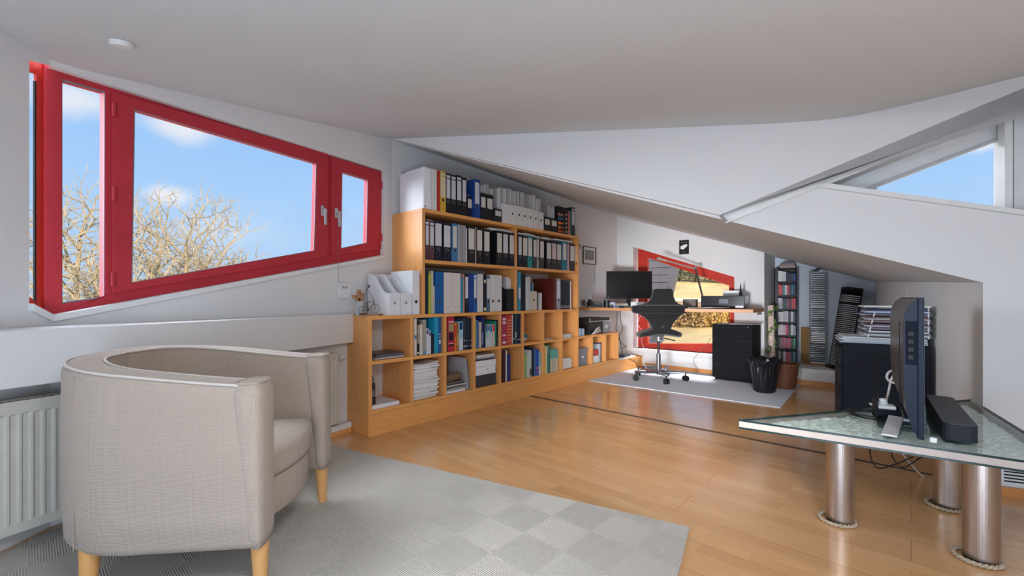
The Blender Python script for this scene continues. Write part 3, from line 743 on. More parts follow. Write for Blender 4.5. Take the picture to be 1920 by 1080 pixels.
def book(y0, y1, z0, z1, xf, c, label, cat, group, depth=.2, ang=0, name='book', band=None, pages=True, rough=.45, two=None):
    m_ = col_mat(c, rough, 'cover'); xb = xf-depth; w = y1-y0
    t = thing(name, label, cat, (xf-depth/2, (y0+y1)/2, z0), 0, group)
    Mx = lean((y0 if ang > 0 else y1), z0, ang) if ang else None
    b = min(.0018, w*.25)
    MB().box(xf-b, xf, y0, y1, z0, z1, Mx).box(xb, xf-b, y0, y0+b, z0, z1, Mx).box(xb, xf-b, y1-b, y1, z0, z1, Mx).build('cover', m_, t, bevel=.0005)
    if pages: MB().box(xb+.004, xf-b, y0+b, y1-b, z0+.003, z1-.004, Mx).build('pages', PAPER, t)
    h = z1-z0
    for bd in (band or []):
        f0, f1, bc = bd; MB().box(xf+.0002, xf+.0007, y0+w*.12, y1-w*.12, z0+h*f0, z0+h*f1, Mx).build('spine_print', col_mat(bc, .5, 'print'), t)
    return t
def magfile(y0, y1, z0, z1, xf, c, label, cat, group, low=.36, depth=.255, papers=0, hole=DARK, lab=None, curve=False, ptop=None, pcol=None):
    m_ = col_mat(c, .55, 'card'); t = thing('magazine_file', label, cat, (xf-depth/2, (y0+y1)/2, z0), 0, group)
    h = z1-z0; zl = z0+h*low; b = .0025; xb = xf-depth
    if curve:
        top = [(xf, zl)]+[(xf-depth*(.06+.80*k/12), zl+(z1-zl)*(.5-.5*math.cos(PI*k/12))) for k in range(13)]+[(xb, z1)]
    else: top = [(xf, zl), (xf-depth*.12, zl), (xf-depth*.7, z1), (xb, z1)]
    prof = [(xb, z0), (xf, z0)]+top
    m = MB()
    for ya, yb in ((y0, y0+b), (y1-b, y1)):
        n = len(prof); vs = [(x, ya, z) for x, z in prof]+[(x, yb, z) for x, z in prof]
        m.add(vs, [tuple(range(n)), tuple(range(2*n-1, n-1, -1))]+[(i, (i+1)%n, n+(i+1)%n, n+i) for i in range(n)])
    m.box(xf-b, xf, y0+b, y1-b, z0, zl); m.box(xb, xb+b, y0+b, y1-b, z0, z1); m.box(xb+b, xf-b, y0+b, y1-b, z0, z0+b)
    m.build('holder', m_, t)
    if hole: MB().cyl((xf-.001, (y0+y1)/2, z0+h*low*.55), (xf+.0008, (y0+y1)/2, z0+h*low*.55), min(.011, (y1-y0)*.25), n=16).build('finger_hole', hole, t)
    if lab: MB().box(xf+.0002, xf+.001, y0+(y1-y0)*.12, y1-(y1-y0)*.12, z0+h*low*.45, z0+h*low*.85).build('label_card', lab, t)
    if papers:
        w = y1-y0-2*b; pt = ptop or z1
        for k in range(papers):
            ya = y0+b+.002+w*k/papers; an = random.uniform(-.05, .05)
            zt = pt+random.uniform(-.02, .012); d0 = random.uniform(.01, .03)
            Mx = Matrix.Translation((0, ya, z0+.004)) @ Matrix.Rotation(an if abs(an) > .0 else .01, 4, 'X') @ Matrix.Rotation(random.uniform(-.05, .08), 4, 'Y') @ Matrix.Translation((0, -ya, -z0-.004))
            MB().box(xb+.02, xf-.012-d0, ya, ya+w/papers*.5, z0+.004, zt, None if True else Mx).build('papers', col_mat(pcol or random.choice(((214, 212, 208), (190, 188, 186), (170, 168, 168), (226, 224, 220))), .8, 'sheet'), t)
    return t
def row(items, z0, xf, where, group, gap=.0008):
    n = 0
    for it in items:
        kind, a, b, top, c, desc = it[:6]; op = dict(it[6]) if len(it) > 6 else {}
        x_ = xf-op.pop('back', 0)
        y0 = onX(a, 500, x_).y+gap; y1 = onX(b, 500, x_).y-gap
        zt = onX((a+b)/2, top, x_).z
        label = '%s, %s from left %s' % (desc, ORD[n], where); n += 1
        g = op.pop('group', group)
        if kind == 'B': binder(y0, y1, z0, zt, x_, c, label, 'binder', g, **op)
        elif kind == 'K': book(y0, y1, z0, zt, x_, c, label, op.pop('cat', 'book'), g, **op)
        elif kind == 'M': magfile(y0, y1, z0, zt, x_, c, label, 'magazine file', g, **op)
BK = (24, 25, 32); NB = (22, 27, 44); BLU = (22, 84, 150); WH = (222, 221, 220)
TOPG = 'files standing on top of the bookcase'
row([
 ('K', 810, 814.2, 317, WH, 'slim white file box', dict(depth=.3, name='file_box', cat='box', pages=False)),
 ('K', 814.4, 819, 318, WH, 'thinner white file box', dict(depth=.3, name='file_box', cat='box', pages=False)),
 ('B', 819.3, 825.3, 320, (186, 56, 44), 'slim red ring file', dict(lab=None, ring=False)),
 ('B', 825.6, 836, 321, (214, 170, 60), 'yellow file with pale spine label', dict(lab=mat('pale_yellow_label', (216, 206, 170), .7), hole=DARK, ring=True, lab_w=.94, band=1)),
 ('B', 836.3, 845, 325, BK, 'black file with printed label', dict(lab=LABELC, lab_w=.8, band=1)),
 ('B', 845.3, 855.6, 328, BK, 'black file with banded label', dict(lab=LABELC, band=1)),
 ('B', 855.9, 866.2, 329, BK, 'black file with long label', dict(lab=LABELC, band=1)),
 ('B', 866.5, 875, 333, BK, 'narrow black file, plain label', dict(lab=LABELC, lab_w=.8)),
 ('M', 876, 888, 343, NB, 'dark magazine file with sticker', dict(lab=LABEL, low=.62, papers=2, ptop=1.93, hole=None, back=.03)),
 ('B', 888.6, 900.6, 337, (20, 66, 140), 'bright blue lever arch file', dict(lab=LABELC, ring=True, lab_w=.7)),
 ('M', 901, 911.5, 350, BK, 'black magazine file of white envelopes', dict(lab=LABEL, low=.80, papers=4, ptop=2.02, hole=None)),
 ('M', 912, 925, 352, BK, 'black magazine file stuffed with envelopes', dict(lab=LABEL, low=.78, papers=5, ptop=2.03, hole=None)),
 ('M', 927, 941, 358, (40, 40, 46), 'dark marbled magazine file, white label', dict(lab=LABEL, low=.42, papers=4, ptop=2.02, hole=None)),
 ('M', 942, 954.6, 360, WH, 'white cardboard magazine file', dict(low=.62, papers=5, ptop=2.05, hole=None)),
 ('M', 955, 968, 362, WH, 'white magazine file with keyhole', dict(low=.62, papers=5, ptop=2.05)),
 ('M', 968.4, 978.6, 364, WH, 'white magazine file with papers', dict(low=.62, papers=5, ptop=2.05)),
 ('M', 979, 989.6, 367, WH, 'white magazine file of documents', dict(low=.62, papers=5, ptop=2.05)),
 ('M', 990, 999.6, 370, WH, 'white magazine file of leaflets', dict(low=.62, papers=4, ptop=2.05)),
 ('M', 1000, 1009, 373, WH, 'white magazine file of folders', dict(low=.62, papers=4, ptop=2.05)),
 ('M', 1009.4, 1019.4, 376, WH, 'last white magazine file', dict(low=.6, papers=3, ptop=2.03)),
 ('M', 1020.5, 1032, 386, (34, 32, 38), 'black patterned magazine file, square label', dict(lab=LABEL, low=.55, papers=4, ptop=1.98, hole=None, pcol=(150, 140, 140))),
 ('M', 1033, 1045, 390, (34, 32, 38), 'black patterned file with white brochure', dict(lab=LABEL, low=.55, papers=3, ptop=1.98, hole=None, pcol=(205, 205, 208))),
], 1.7025, XF-.004, 'on bookcase top', TOPG)
# big white archive box
t = thing('archive_box', 'large white archive box at the left end of the bookcase top', 'box', (-3.03, 2.16, 1.7025))
yb0, yb1 = 2.1, onX(809.5, 400, XF-.006).y-.001; zt_ = onX(796, 312, XF-.006).z
MB().box(XF-.006-.335, XF-.006, yb0+.012, yb1, 1.7025, zt_).build('box_body', WHITEP, t, bevel=.006)
MB().box(XF-.0058, XF-.0052, yb0+.02, yb0+.034, 1.715, 1.728).build('logo_mark', mat('grey_blue_mark', (120, 130, 160), .6), t)
# patterned card box with orange triangles and a string of round discs
y0, y1 = onX(1046.5, 420, XF-.004).y, onX(1065, 420, XF-.004).y; z1 = onX(1055, 388, XF).z
t = thing('patterned_box', 'black card box with orange and blue triangles and pale dots', 'box', (-2.98, (y0+y1)/2, 1.7025))
MB().box(XF-.25, XF-.005, y0, y1, 1.7025, z1).build('box_body', mat('black_card', (30, 22, 22), .6), t, bevel=.002)
for k, (zf, c) in enumerate(((.08, (190, 80, 40)), (.22, (220, 110, 50)), (.38, (236, 120, 30)), (.55, (30, 110, 170)), (.70, (200, 130, 120)))):
    zz = 1.7025+(z1-1.7025)*zf; h_ = (z1-1.7025)*.055; a_ = y0+.004; b_ = y0+(y1-y0)*.66
    MB().add([(XF-.0044, a_, zz-h_), (XF-.0044, a_, zz+h_), (XF-.0044, b_, zz), (XF-.005, a_, zz-h_), (XF-.005, a_, zz+h_), (XF-.005, b_, zz)], [(0, 2, 1), (3, 4, 5), (0, 1, 4, 3), (1, 2, 5, 4), (2, 0, 3, 5)]).build('triangle_print', col_mat(c, .6, 'print'), t)
for k in range(5): MB().cyl((XF-.006, y0+(y1-y0)*.82, 1.73+k*.048), (XF-.0035, y0+(y1-y0)*.82, 1.73+k*.048), .011, n=14).build('dot_print', mat('pale_yellow', (220, 216, 160), .6), t)
row([('K', 1065.5, 1068, 396, (214, 96, 96), 'thin salmon pink folder', dict(depth=.25, name='folder', cat='folder')),
     ('K', 1068.2, 1071, 395, (26, 130, 120), 'thin teal folder', dict(depth=.25, name='folder', cat='folder')),
     ('B', 1071.3, 1078, 389, BK, 'black file with grey label', dict(lab=LABELC, lab_w=.8, band=1))], 1.7025, XF-.004, 'beyond the patterned box', TOPG)
t = thing('tin_can', 'small grey tin at the right end of the bookcase top', 'tin', (XF-.04, 4.255, 1.7025))
MB().lathe([(.036, 0), (.036, .085), (.038, .087), (.038, .1), (.03, .103)], (XF-.045, 4.258, 1.7025), 24).build('can_body', mat('pale_tin', (176, 174, 168), .5), t)
MB().cyl((XF-.045, 4.258, 1.806), (XF-.045, 4.258, 1.813), .008, n=12).build('lid_knob', SILV, t)

# second tier, left bay
MRN = (84, 52, 58)
row([
 ('B', 797.5, 804.6, 412, MRN, 'maroon file', dict(lab=LABELC, lab_w=.86, band=1)),
 ('B', 805.6, 814.4, 414, (96, 58, 62), 'second maroon file', dict(lab=LABELC, lab_w=.82, band=1)),
 ('B', 815, 829, 414, NB, 'wide navy black file, large label', dict(lab=LABELC, lab_w=.86)),
 ('B', 830.6, 846.2, 418, NB, 'widest navy black file', dict(lab=LABELC, lab_w=.76)),
 ('B', 847.6, 858.2, 419, (62, 122, 164), 'light blue file, cream label', dict(lab=LABEL, lab_w=.7)),
 ('K', 858.6, 862, 421, (170, 170, 174), 'slim grey hanging folder', dict(depth=.27, name='folder', cat='folder')),
 ('K', 862.2, 867.4, 422, (150, 150, 156), 'grey slip case', dict(depth=.27, name='folder', cat='folder')),
 ('K', 867.6, 873.6, 423, (158, 156, 158), 'second grey slip case', dict(depth=.27, name='folder', cat='folder')),
 ('K', 873.8, 875.6, 428, (220, 220, 222), 'thin white folder', dict(depth=.27, name='folder', cat='folder')),
 ('B', 877, 891, 424, BK, 'black file, cream label', dict(lab=LABEL, lab_w=.78)),
 ('K', 891.4, 893, 426, (190, 176, 160), 'thin beige folder', dict(depth=.27, name='folder', cat='folder')),
 ('B', 893.3, 905, 427, BK, 'black file, cream label', dict(lab=LABEL, lab_w=.8)),
 ('B', 906.6, 919, 430, BK, 'black file, wide cream label', dict(lab=LABEL, lab_w=.78)),
 ('B', 931, 942.2, 433, BK, 'black file, cream label', dict(lab=LABEL, lab_w=.8)),
 ('B', 942.6, 953.2, 435, BK, 'black file, slipping white label', dict(lab=LABELC, lab_w=.8)),
 ('B', 954.4, 965, 437, NB, 'black file beside the divider', dict(lab=LABEL, lab_w=.74)),
], 1.2985, XF-.012, 'in upper left bay', 'lever arch files in the upper left bay')
row([
 ('B', 971.6, 978.8, 440, NB, 'navy file beside the divider', dict(lab=LABELC, lab_w=.84)),
 ('B', 980, 989.2, 442, BK, 'black file, cream label', dict(lab=LABEL, lab_w=.84)),
 ('B', 989.6, 998.6, 443, (28, 140, 140), 'turquoise file', dict(lab=LABEL, lab_w=.76)),
 ('B', 1000, 1006.4, 446, (50, 48, 54), 'slim dark grey file', dict(lab=LABEL, lab_w=.84)),
 ('B', 1006.7, 1010.6, 446, (150, 150, 146), 'very slim grey file', dict(lab=LABEL, lab_w=.86)),
 ('B', 1012, 1020.4, 449, (60, 50, 48), 'dark brown file with leaning label', dict(lab=LABEL, lab_w=.8, ang=-.0)),
 ('B', 1024.4, 1034.2, 452, BK, 'black file, cream label', dict(lab=LABEL, lab_w=.84)),
 ('B', 1034.6, 1043.6, 453, BK, 'black file, pinkish label', dict(lab=mat('pinkish_label', (214, 198, 196), .7), lab_w=.86)),
 ('B', 1044, 1052.6, 455, BK, 'black file, greyish label', dict(lab=LABEL, lab_w=.86)),
 ('B', 1053.6, 1063.8, 453, (14, 110, 140), 'blue green file, cream label', dict(lab=LABEL, lab_w=.6)),
 ('K', 1064.2, 1067.4, 457, (196, 160, 160), 'thin pink folder', dict(depth=.25, name='folder', cat='folder')),
 ('B', 1068.6, 1077.8, 458, BK, 'black file, plain grey label', dict(lab=LABEL, lab_w=.84)),
 ('B', 1078.1, 1082.6, 460, (216, 160, 60), 'slim yellow file', dict(lab=LABEL, lab_w=.9)),
], 1.2985, XF-.012, 'in upper right bay', 'lever arch files in the upper right bay')
# loose paper lying on the files
def sheets(a, b, top, x0, x1, n, label, zb, c=PAPER, wob=.006):
    y0, y1 = onX(a, 500, XF-.02).y, onX(b, 500, XF-.02).y
    t = thing('paper_bundle', label, 'papers', ((x0+x1)/2, (y0+y1)/2, zb), 0, 'loose papers lying on the files')
    for k in range(n):
        a_ = random.uniform(-.04, .04); cx_, cy_ = (x0+x1)/2, (y0+y1)/2
        Mx = Matrix.Translation((cx_, cy_, 0)) @ Matrix.Rotation(a_, 4, 'Z') @ Matrix.Translation((-cx_, -cy_, 0))
        rows = []
        for i in range(7):
            yy = y0+(y1-y0)*i/6; zz = zb+k*.0045+wob*math.sin(i*1.3+k)*.5
            rows.append((yy, zz))
        vs = []
        for yy, zz in rows: vs += [Vector((x0, yy, zz)), Vector((x1, yy, zz-.001)), Vector((x1, yy, zz+.003)), Vector((x0, yy, zz+.003))]
        m = MB(); m.add(vs, [(i*4+j, i*4+(j+1)%4, (i+1)*4+(j+1)%4, (i+1)*4+j) for i in range(6) for j in range(4)]+[(0, 1, 2, 3), (24, 25, 26, 27)], Mx); m.build('sheet', c, t)
zf = lambda px, py: onX(px, py, XF-.012).z
sheets(799, 829, 0, XF-.27, XF-.03, 2, 'white sheets on top of the two maroon files', zf(805, 414)+.004)
sheets(921, 962, 0, XF-.27, XF-.03, 5, 'pale paper pile above black files left of the divider', zf(935, 433)+.004)
sheets(973, 1004, 0, XF-.24, XF-.02, 5, 'curling white paper pile above the turquoise file', zf(985, 442)+.005, wob=.012)
sheets(1006, 1034, 0, XF-.24, XF-.02, 4, 'white booklet pile above the brown file', zf(1018, 448)+.006, wob=.010)
sheets(1041, 1074, 0, XF-.24, XF-.02, 4, 'magazine pile above the blue green file', zf(1055, 453)+.006, wob=.006)
t = thing('hanging_charm', 'small brown charm hanging on the right edge of the tall bookcase', 'ornament', (XF+.012, 4.295, 1.57))
MB().torus((XF+.006, 4.297, 1.585), (0, 1, 0), .022, .006, 16, 6).cyl((XF+.006, 4.297, 1.60), (XF+.006, 4.297, 1.66), .002, n=6).build('charm_ring', mat('ochre_cord', (150, 104, 40), .8), t)

# lower tier of the tall bookcase
row([
 ('K', 796.5, 803.2, 508, (30, 34, 58), 'dark navy album', dict(depth=.29, cat='book')),
 ('K', 803.6, 808.2, 513.5, (176, 186, 52), 'lime green folder', dict(depth=.26, name='folder', cat='folder')),
 ('K', 808.6, 812.6, 508, (196, 188, 164), 'cream and green folder', dict(depth=.26, name='folder', cat='folder')),
 ('K', 812.8, 815.4, 536, (190, 184, 184), 'short spiral bound notebook', dict(depth=.21, cat='book')),
 ('B', 816.6, 832, 510, (18, 92, 156), 'large blue lever arch file', dict(lab=None, depth=.29)),
 ('B', 832.4, 847.8, 511, (216, 208, 202), 'white file marked A-J', dict(lab=None, ring=False, depth=.28)),
 ('B', 848.1, 863.6, 512, (216, 208, 202), 'white file marked K-Z', dict(lab=None, ring=False, depth=.28)),
 ('K', 864, 868, 521, (50, 140, 170), 'slim light blue brochure', dict(depth=.25)),
 ('K', 868.4, 871, 514, (190, 140, 136), 'thin pink striped folder leaning', dict(depth=.25, name='folder', cat='folder')),
 ('B', 871.4, 878.6, 514, (26, 26, 34), 'black file, white printed label', dict(lab=LABELC, lab_w=.8)),
 ('K', 879, 887.2, 514, (20, 64, 140), 'royal blue slip case', dict(depth=.28, cat='binder', name='slip_case')),
 ('B', 887.5, 894.6, 512.5, (22, 92, 164), 'blue file with framed label', dict(lab=LABELC, lab_w=.66, band=1)),
 ('K', 895, 906, 514, (212, 208, 206), 'wide white slip case', dict(depth=.28, cat='binder', name='slip_case')),
 ('K', 906.6, 912, 515, (24, 24, 34), 'black book with cream band', dict(depth=.25, band=[(.78, .86, (214, 200, 170)), (.03, .12, (220, 220, 160))])),
 ('B', 912.6, 918.6, 518, (84, 108, 134), 'slate blue file with label', dict(lab=LABELC, lab_w=.82)),
 ('B', 918.9, 929.4, 515.5, (214, 213, 212), 'white file with dark hole', dict(lab=None, depth=.28)),
 ('B', 929.6, 941, 516, (214, 213, 212), 'white file beside black magazine file', dict(lab=None, depth=.28)),
 ('M', 950.5, 963.4, 521, (26, 27, 34), 'black magazine file with white papers', dict(low=.66, papers=3, hole=DARK)),
], .8645, XF-.014, 'in lower left bay', 'files and books in the lower left bay')
row([
 ('K', 972, 976.6, 510, (70, 150, 180), 'blue and white paper folder', dict(depth=.25, name='folder', cat='folder', band=[(.3, .6, (226, 226, 230))])),
 ('K', 977, 980.6, 512, (30, 30, 38), 'black ring file', dict(depth=.27)),
 ('K', 981, 985.2, 513, (24, 26, 38), 'second black ring file', dict(depth=.27)),
 ('B', 985.8, 990, 520, (206, 206, 210), 'slim white file', dict(lab=None, ring=False)),
 ('B', 990.3, 994.6, 519, (196, 196, 202), 'slim pale grey file', dict(lab=None, ring=False)),
 ('K', 1007, 1009.4, 549, (90, 96, 100), 'short grey booklet', dict(depth=.2)),
 ('K', 1009.7, 1012, 549, (170, 172, 178), 'short silver booklet', dict(depth=.2)),
 ('K', 1012.3, 1016, 549, (218, 210, 208), 'short white booklet', dict(depth=.2)),
 ('B', 1038.6, 1043.4, 522, (204, 160, 130), 'salmon spined file', dict(lab=None, ring=False, depth=.30, sc=(96, 34, 28))),
 ('B', 1044, 1051, 522.5, (150, 152, 160), 'grey file with long white label', dict(lab=LABELC, lab_w=.9)),
 ('K', 1051.4, 1054.4, 525, (22, 32, 44), 'dark green yearbook', dict(depth=.24, band=[(.05, .07, (200, 200, 200)), (.1, .12, (200, 200, 200))])),
 ('K', 1054.6, 1057.6, 525, (20, 28, 50), 'dark blue yearbook', dict(depth=.24, band=[(.05, .07, (200, 200, 200)), (.1, .12, (200, 200, 200))])),
 ('K', 1057.8, 1060.6, 525.5, (20, 34, 48), 'dark teal yearbook', dict(depth=.24, band=[(.05, .07, (200, 200, 200)), (.1, .12, (200, 200, 200))])),
 ('K', 1060.8, 1063.6, 526, (36, 26, 44), 'dark violet yearbook', dict(depth=.24, band=[(.05, .07, (200, 200, 200)), (.1, .12, (200, 200, 200))])),
 ('K', 1063.8, 1066.4, 526, (20, 28, 40), 'blackish yearbook', dict(depth=.24, band=[(.05, .07, (200, 200, 200)), (.1, .12, (200, 200, 200))])),
 ('K', 1066.6, 1068.8, 526, (22, 40, 46), 'last dark yearbook', dict(depth=.24, band=[(.05, .07, (200, 200, 200)), (.1, .12, (200, 200, 200))])),
 ('K', 1069, 1071.2, 527, (214, 210, 206), 'thin white booklet', dict(depth=.24)),
], .8645, XF-.014, 'in lower right bay', 'files and books in the lower right bay')
# beige magazine file full of small coloured books, set between them
y0, y1 = onX(995, 500, XF-.014).y, onX(1006.6, 500, XF-.014).y
magfile(y0, y1, .8645, .8645+.27, XF-.014, (200, 190, 172), 'beige magazine file holding thin coloured booklets in lower right bay', 'magazine file', None, low=.72)
w_ = (y1-y0-.012)/4
for k, (c, nm) in enumerate((((40, 130, 130), 'teal'), ((150, 30, 50), 'crimson'), ((30, 80, 150), 'blue'), ((100, 160, 160), 'pale green'))):
    book(y0+.005+k*w_, y0+.005+(k+1)*w_-.002, .870, .870+.262+.004*k, XF-.05, c, 'thin %s booklet standing in the beige magazine file' % nm, 'booklet', 'coloured booklets in the beige magazine file', depth=.17)
# labels A-J and K-Z
for o in list(COL.objects):
    lb_ = o.get('label', '')
    if lb_.startswith('white file marked'):
        s_ = 'A - J' if 'A-J' in lb_ else 'K - Z'
        c_ = o.location; M = Matrix(((0, 0, 1, XF-.0135), (1, 0, 0, c_.y), (0, 1, 0, .8645+.048), (0, 0, 0, 1)))
        text(s_, .020, M, mat('pencil_grey', (70, 66, 64), .8), 'spine_text', o)

# ---------------- cubbies, upper row
zU = .5415; zL = .1885; xf = XF-.015
row([
 ('K', 776.6, 781.6, 597, (214, 202, 184), 'tall cream paperback', dict(depth=.2, band=[(.45, .55, (60, 120, 170))])),
 ('K', 782, 786.6, 603, (30, 28, 32), 'black paperback with white title', dict(depth=.19, band=[(.35, .9, (170, 150, 130)), (.04, .1, (200, 200, 200))])),
 ('K', 787, 792, 608, (214, 206, 192), 'shorter cream paperback', dict(depth=.18)),
 ('K', 792.4, 799.2, 599.5, (158, 154, 142), 'thick grey hardback', dict(depth=.22, band=[(.0, .12, (90, 140, 170))])),
 ('K', 799.5, 804, 616, (204, 214, 224), 'pale blue paperback', dict(depth=.16, band=[(.78, .95, (40, 60, 130))])),
 ('K', 804.3, 808, 620, (214, 212, 222), 'pale lilac paperback', dict(depth=.16, band=[(.78, .95, (60, 40, 110))])),
 ('K', 808.3, 814.2, 627, (22, 40, 60), 'small dark blue hardback', dict(depth=.17)),
 ('K', 814.5, 821.8, 593.8, (32, 150, 184), 'tall cyan folder', dict(depth=.29, rough=.35)),
 ('K', 822, 827, 594, (26, 84, 150), 'tall blue brochure with white print', dict(depth=.28, band=[(.25, .36, (190, 210, 230)), (.42, .44, (190, 210, 230)), (.5, .53, (190, 210, 230))])),
], zU, xf, 'in second upper cubby', 'books in the second upper cubby')
row([
 ('K', 836.6, 839.6, 620, (36, 50, 40), 'thin dark green booklet', dict(depth=.18)),
 ('K', 840, 851.8, 594.5, (182, 44, 60), 'thick red dictionary with striped title', dict(depth=.24, band=[(.86, .88, (230, 230, 230)), (.83, .84, (230, 230, 230)), (.58, .80, (150, 150, 110)), (.32, .55, (40, 20, 50)), (.22, .24, (230, 220, 220)), (.15, .21, (30, 20, 30))])),
 ('K', 852.2, 856, 605.5, (214, 120, 50), 'orange paperback', dict(depth=.19, band=[(.5, .9, (200, 60, 40))])),
 ('K', 856.3, 860.2, 606, (150, 96, 50), 'brown patterned paperback', dict(depth=.19, band=[(.2, .6, (196, 150, 80))])),
 ('K', 860.6, 868.2, 603, (150, 200, 214), 'pale blue and white paperback', dict(depth=.19, band=[(.72, .98, (24, 50, 110)), (.02, .42, (214, 214, 218))])),
 ('K', 868.6, 872.4, 596, (54, 58, 78), 'slate hardback', dict(depth=.22, band=[(.28, .30, (200, 200, 210)), (.1, .13, (220, 220, 230))])),
 ('K', 872.7, 876.8, 596, (28, 34, 56), 'navy hardback', dict(depth=.22, band=[(.28, .30, (200, 200, 210)), (.1, .13, (220, 220, 230))])),
 ('K', 877.1, 880.4, 596.5, (20, 44, 66), 'dark teal hardback', dict(depth=.22)),
 ('K', 880.7, 884, 596.5, (26, 26, 46), 'blackish hardback', dict(depth=.22, band=[(.28, .30, (200, 200, 210)), (.1, .13, (220, 220, 230))])),
], zU, xf, 'in third upper cubby', 'books in the third upper cubby')
row([
 ('K', 891.6, 894.2, 600, (40, 160, 120), 'thin green booklet', dict(depth=.18)),
 ('K', 894.5, 898, 601, (80, 90, 170), 'violet blue paperback', dict(depth=.18, band=[(.55, .6, (200, 60, 110))])),
 ('K', 898.3, 902.8, 604, (200, 190, 160), 'cream paperback', dict(depth=.18)),
 ('K', 903.1, 906.6, 594, (24, 40, 110), 'tall royal blue hardback', dict(depth=.24, band=[(.1, .5, (120, 130, 200))])),
 ('K', 906.9, 910.2, 595, (30, 34, 38), 'tall charcoal hardback', dict(depth=.24)),
 ('K', 910.6, 914.2, 609, (146, 190, 190), 'sea green paperback', dict(depth=.17, band=[(.7, .98, (26, 60, 130)), (.02, .4, (214, 214, 214))])),
 ('K', 914.5, 918.4, 610, (176, 206, 200), 'pale green paperback', dict(depth=.17, band=[(.75, .98, (30, 120, 140)), (.02, .4, (220, 210, 210))])),
 ('K', 918.7, 923, 609, (190, 204, 214), 'pale blue paperback', dict(depth=.17, band=[(.66, .98, (50, 100, 180)), (.02, .5, (200, 206, 210))])),
 ('K', 923.3, 927.8, 608, (206, 196, 184), 'cream and red paperback', dict(depth=.17, band=[(.68, .97, (210, 40, 44))])),
 ('K', 928.1, 930.6, 602, (30, 140, 116), 'tall green folder', dict(depth=.25, name='folder', cat='folder')),
 ('K', 930.9, 934.2, 600, (26, 30, 44), 'tall black folder', dict(depth=.26, name='folder', cat='folder')),
], zU, xf, 'in fourth upper cubby', 'books in the fourth upper cubby')
row([
 ('K', 941, 950, 591, (164, 52, 78), 'thick raspberry red reference book', dict(depth=.25, band=[(.84, .9, (230, 200, 210)), (.7, .8, (220, 190, 200)), (.3, .36, (220, 190, 200)), (.06, .12, (235, 220, 225))])),
 ('K', 950.3, 959.8, 590, (186, 60, 54), 'thick red and gold patterned book', dict(depth=.25, band=[(.1+.1*k, .13+.1*k, (220, 160, 90)) for k in range(8)])),
 ('K', 960, 962, 590, (214, 196, 196), 'thin pale pink booklet', dict(depth=.22)),
 ('K', 962.3, 965.6, 588.5, (22, 30, 40), 'black hardback, white patch', dict(depth=.24, band=[(.15, .18, (214, 214, 220))])),
 ('K', 965.9, 968.4, 589, (40, 86, 90), 'dark green hardback', dict(depth=.24, band=[(.2, .4, (200, 206, 206))])),
 ('K', 968.7, 972.4, 588.5, (26, 34, 62), 'navy hardback', dict(depth=.24, band=[(.12, .15, (214, 214, 230))])),
 ('K', 972.7, 976.2, 588.5, (20, 30, 58), 'blue black hardback', dict(depth=.24, band=[(.12, .15, (214, 214, 230))])),
], zU, xf, 'in fifth upper cubby', 'books in the fifth upper cubby')
def flat_stack(a, b, z0, n, th, label, name='paper_stack', mats=(PAPER, PAPERS), depth=.24, x1=None, jit=.012, cat='papers', part='sheaf', group=None, yfix=None):
    x1 = x1 or xf
    y0, y1 = yfix or (onX(a, 600, x1).y, onX(b, 600, x1).y)
    t = thing(name, label, cat, (x1-depth/2, (y0+y1)/2, z0), 0, group)
    for k in range(n):
        dy, dx = random.uniform(-jit, jit)*.5, random.uniform(-jit, jit)
        Mx = Matrix.Translation((x1-depth/2, (y0+y1)/2, 0)) @ Matrix.Rotation(random.uniform(-jit, jit)*3, 4, 'Z') @ Matrix.Translation((-(x1-depth/2), -(y0+y1)/2, 0))
        MB().box(x1-depth+dx, x1-abs(jit)+dx, y0+jit+dy, y1-jit+dy, z0+k*th+.0002, z0+(k+1)*th-.0004, Mx).build(part, mats[k % len(mats)], t, bevel=.001)
    return t
MAG = [mat('magazine_cover_%d' % i, c, .35) for i, c in enumerate(((90, 92, 98), (200, 196, 190), (150, 140, 120), (60, 66, 76), (186, 186, 190), (120, 110, 104)))]
flat_stack(700, 742, zU, 5, .008, 'few magazines lying flat in the leftmost upper cubby', 'magazine_stack', (MAG[1], MAG[4], MAG[0], MAG[5], MAG[3]), cat='magazines', part='magazine', yfix=(1.70, 1.95), depth=.22)
# towel like crumple, loose sheets
def crumple(c, r, n, label, name, material, cat, flat=.5, parent=None):
    t = thing(name, label, cat, c)
    for k in range(n):
        m = MB(); ctr = Vector(c)+Vector((random.uniform(-1, 1)*r[0]*.5, random.uniform(-1, 1)*r[1]*.5, r[2]*(.35+.5*k/max(1, n-1)))) ; rows = []
        ph = random.uniform(0, 6)
        for i in range(7):
            th = PI*i/6; loop = []
            for j in range(14):
                a_ = 2*PI*j/14; q_ = 1+.22*math.sin(3*a_+ph+i)+.12*math.sin(5*a_-ph*2)
                loop.append(ctr+Vector((math.cos(a_)*math.sin(th)*r[0]*.62*q_, math.sin(a_)*math.sin(th)*r[1]*.62*q_, -math.cos(th)*r[2]*.34*flat)))
            rows.append(loop)
        for rr in rows:
            for v_ in rr: v_.z = max(v_.z, c[2]+.0005)
        m.grid(rows, True).build('fold', material if not isinstance(material, (list, tuple)) else material[k % len(material)], t, smooth=False)
    return t
crumple((xf-.10, 3.43, zU), (.09, .10, .09), 3, 'crumpled white and teal cloth bag in the sixth upper cubby', 'cloth_bag', (mat('white_cloth', (220, 220, 222), .9), mat('teal_cloth', (30, 130, 160), .9), MC['white_cloth']), 'bag', .9)
flat_stack(0, 0, zU, 2, .004, 'two loose sheets lying in the seventh upper cubby', mats=(PAPER,), yfix=(3.66, 3.86), depth=.25)
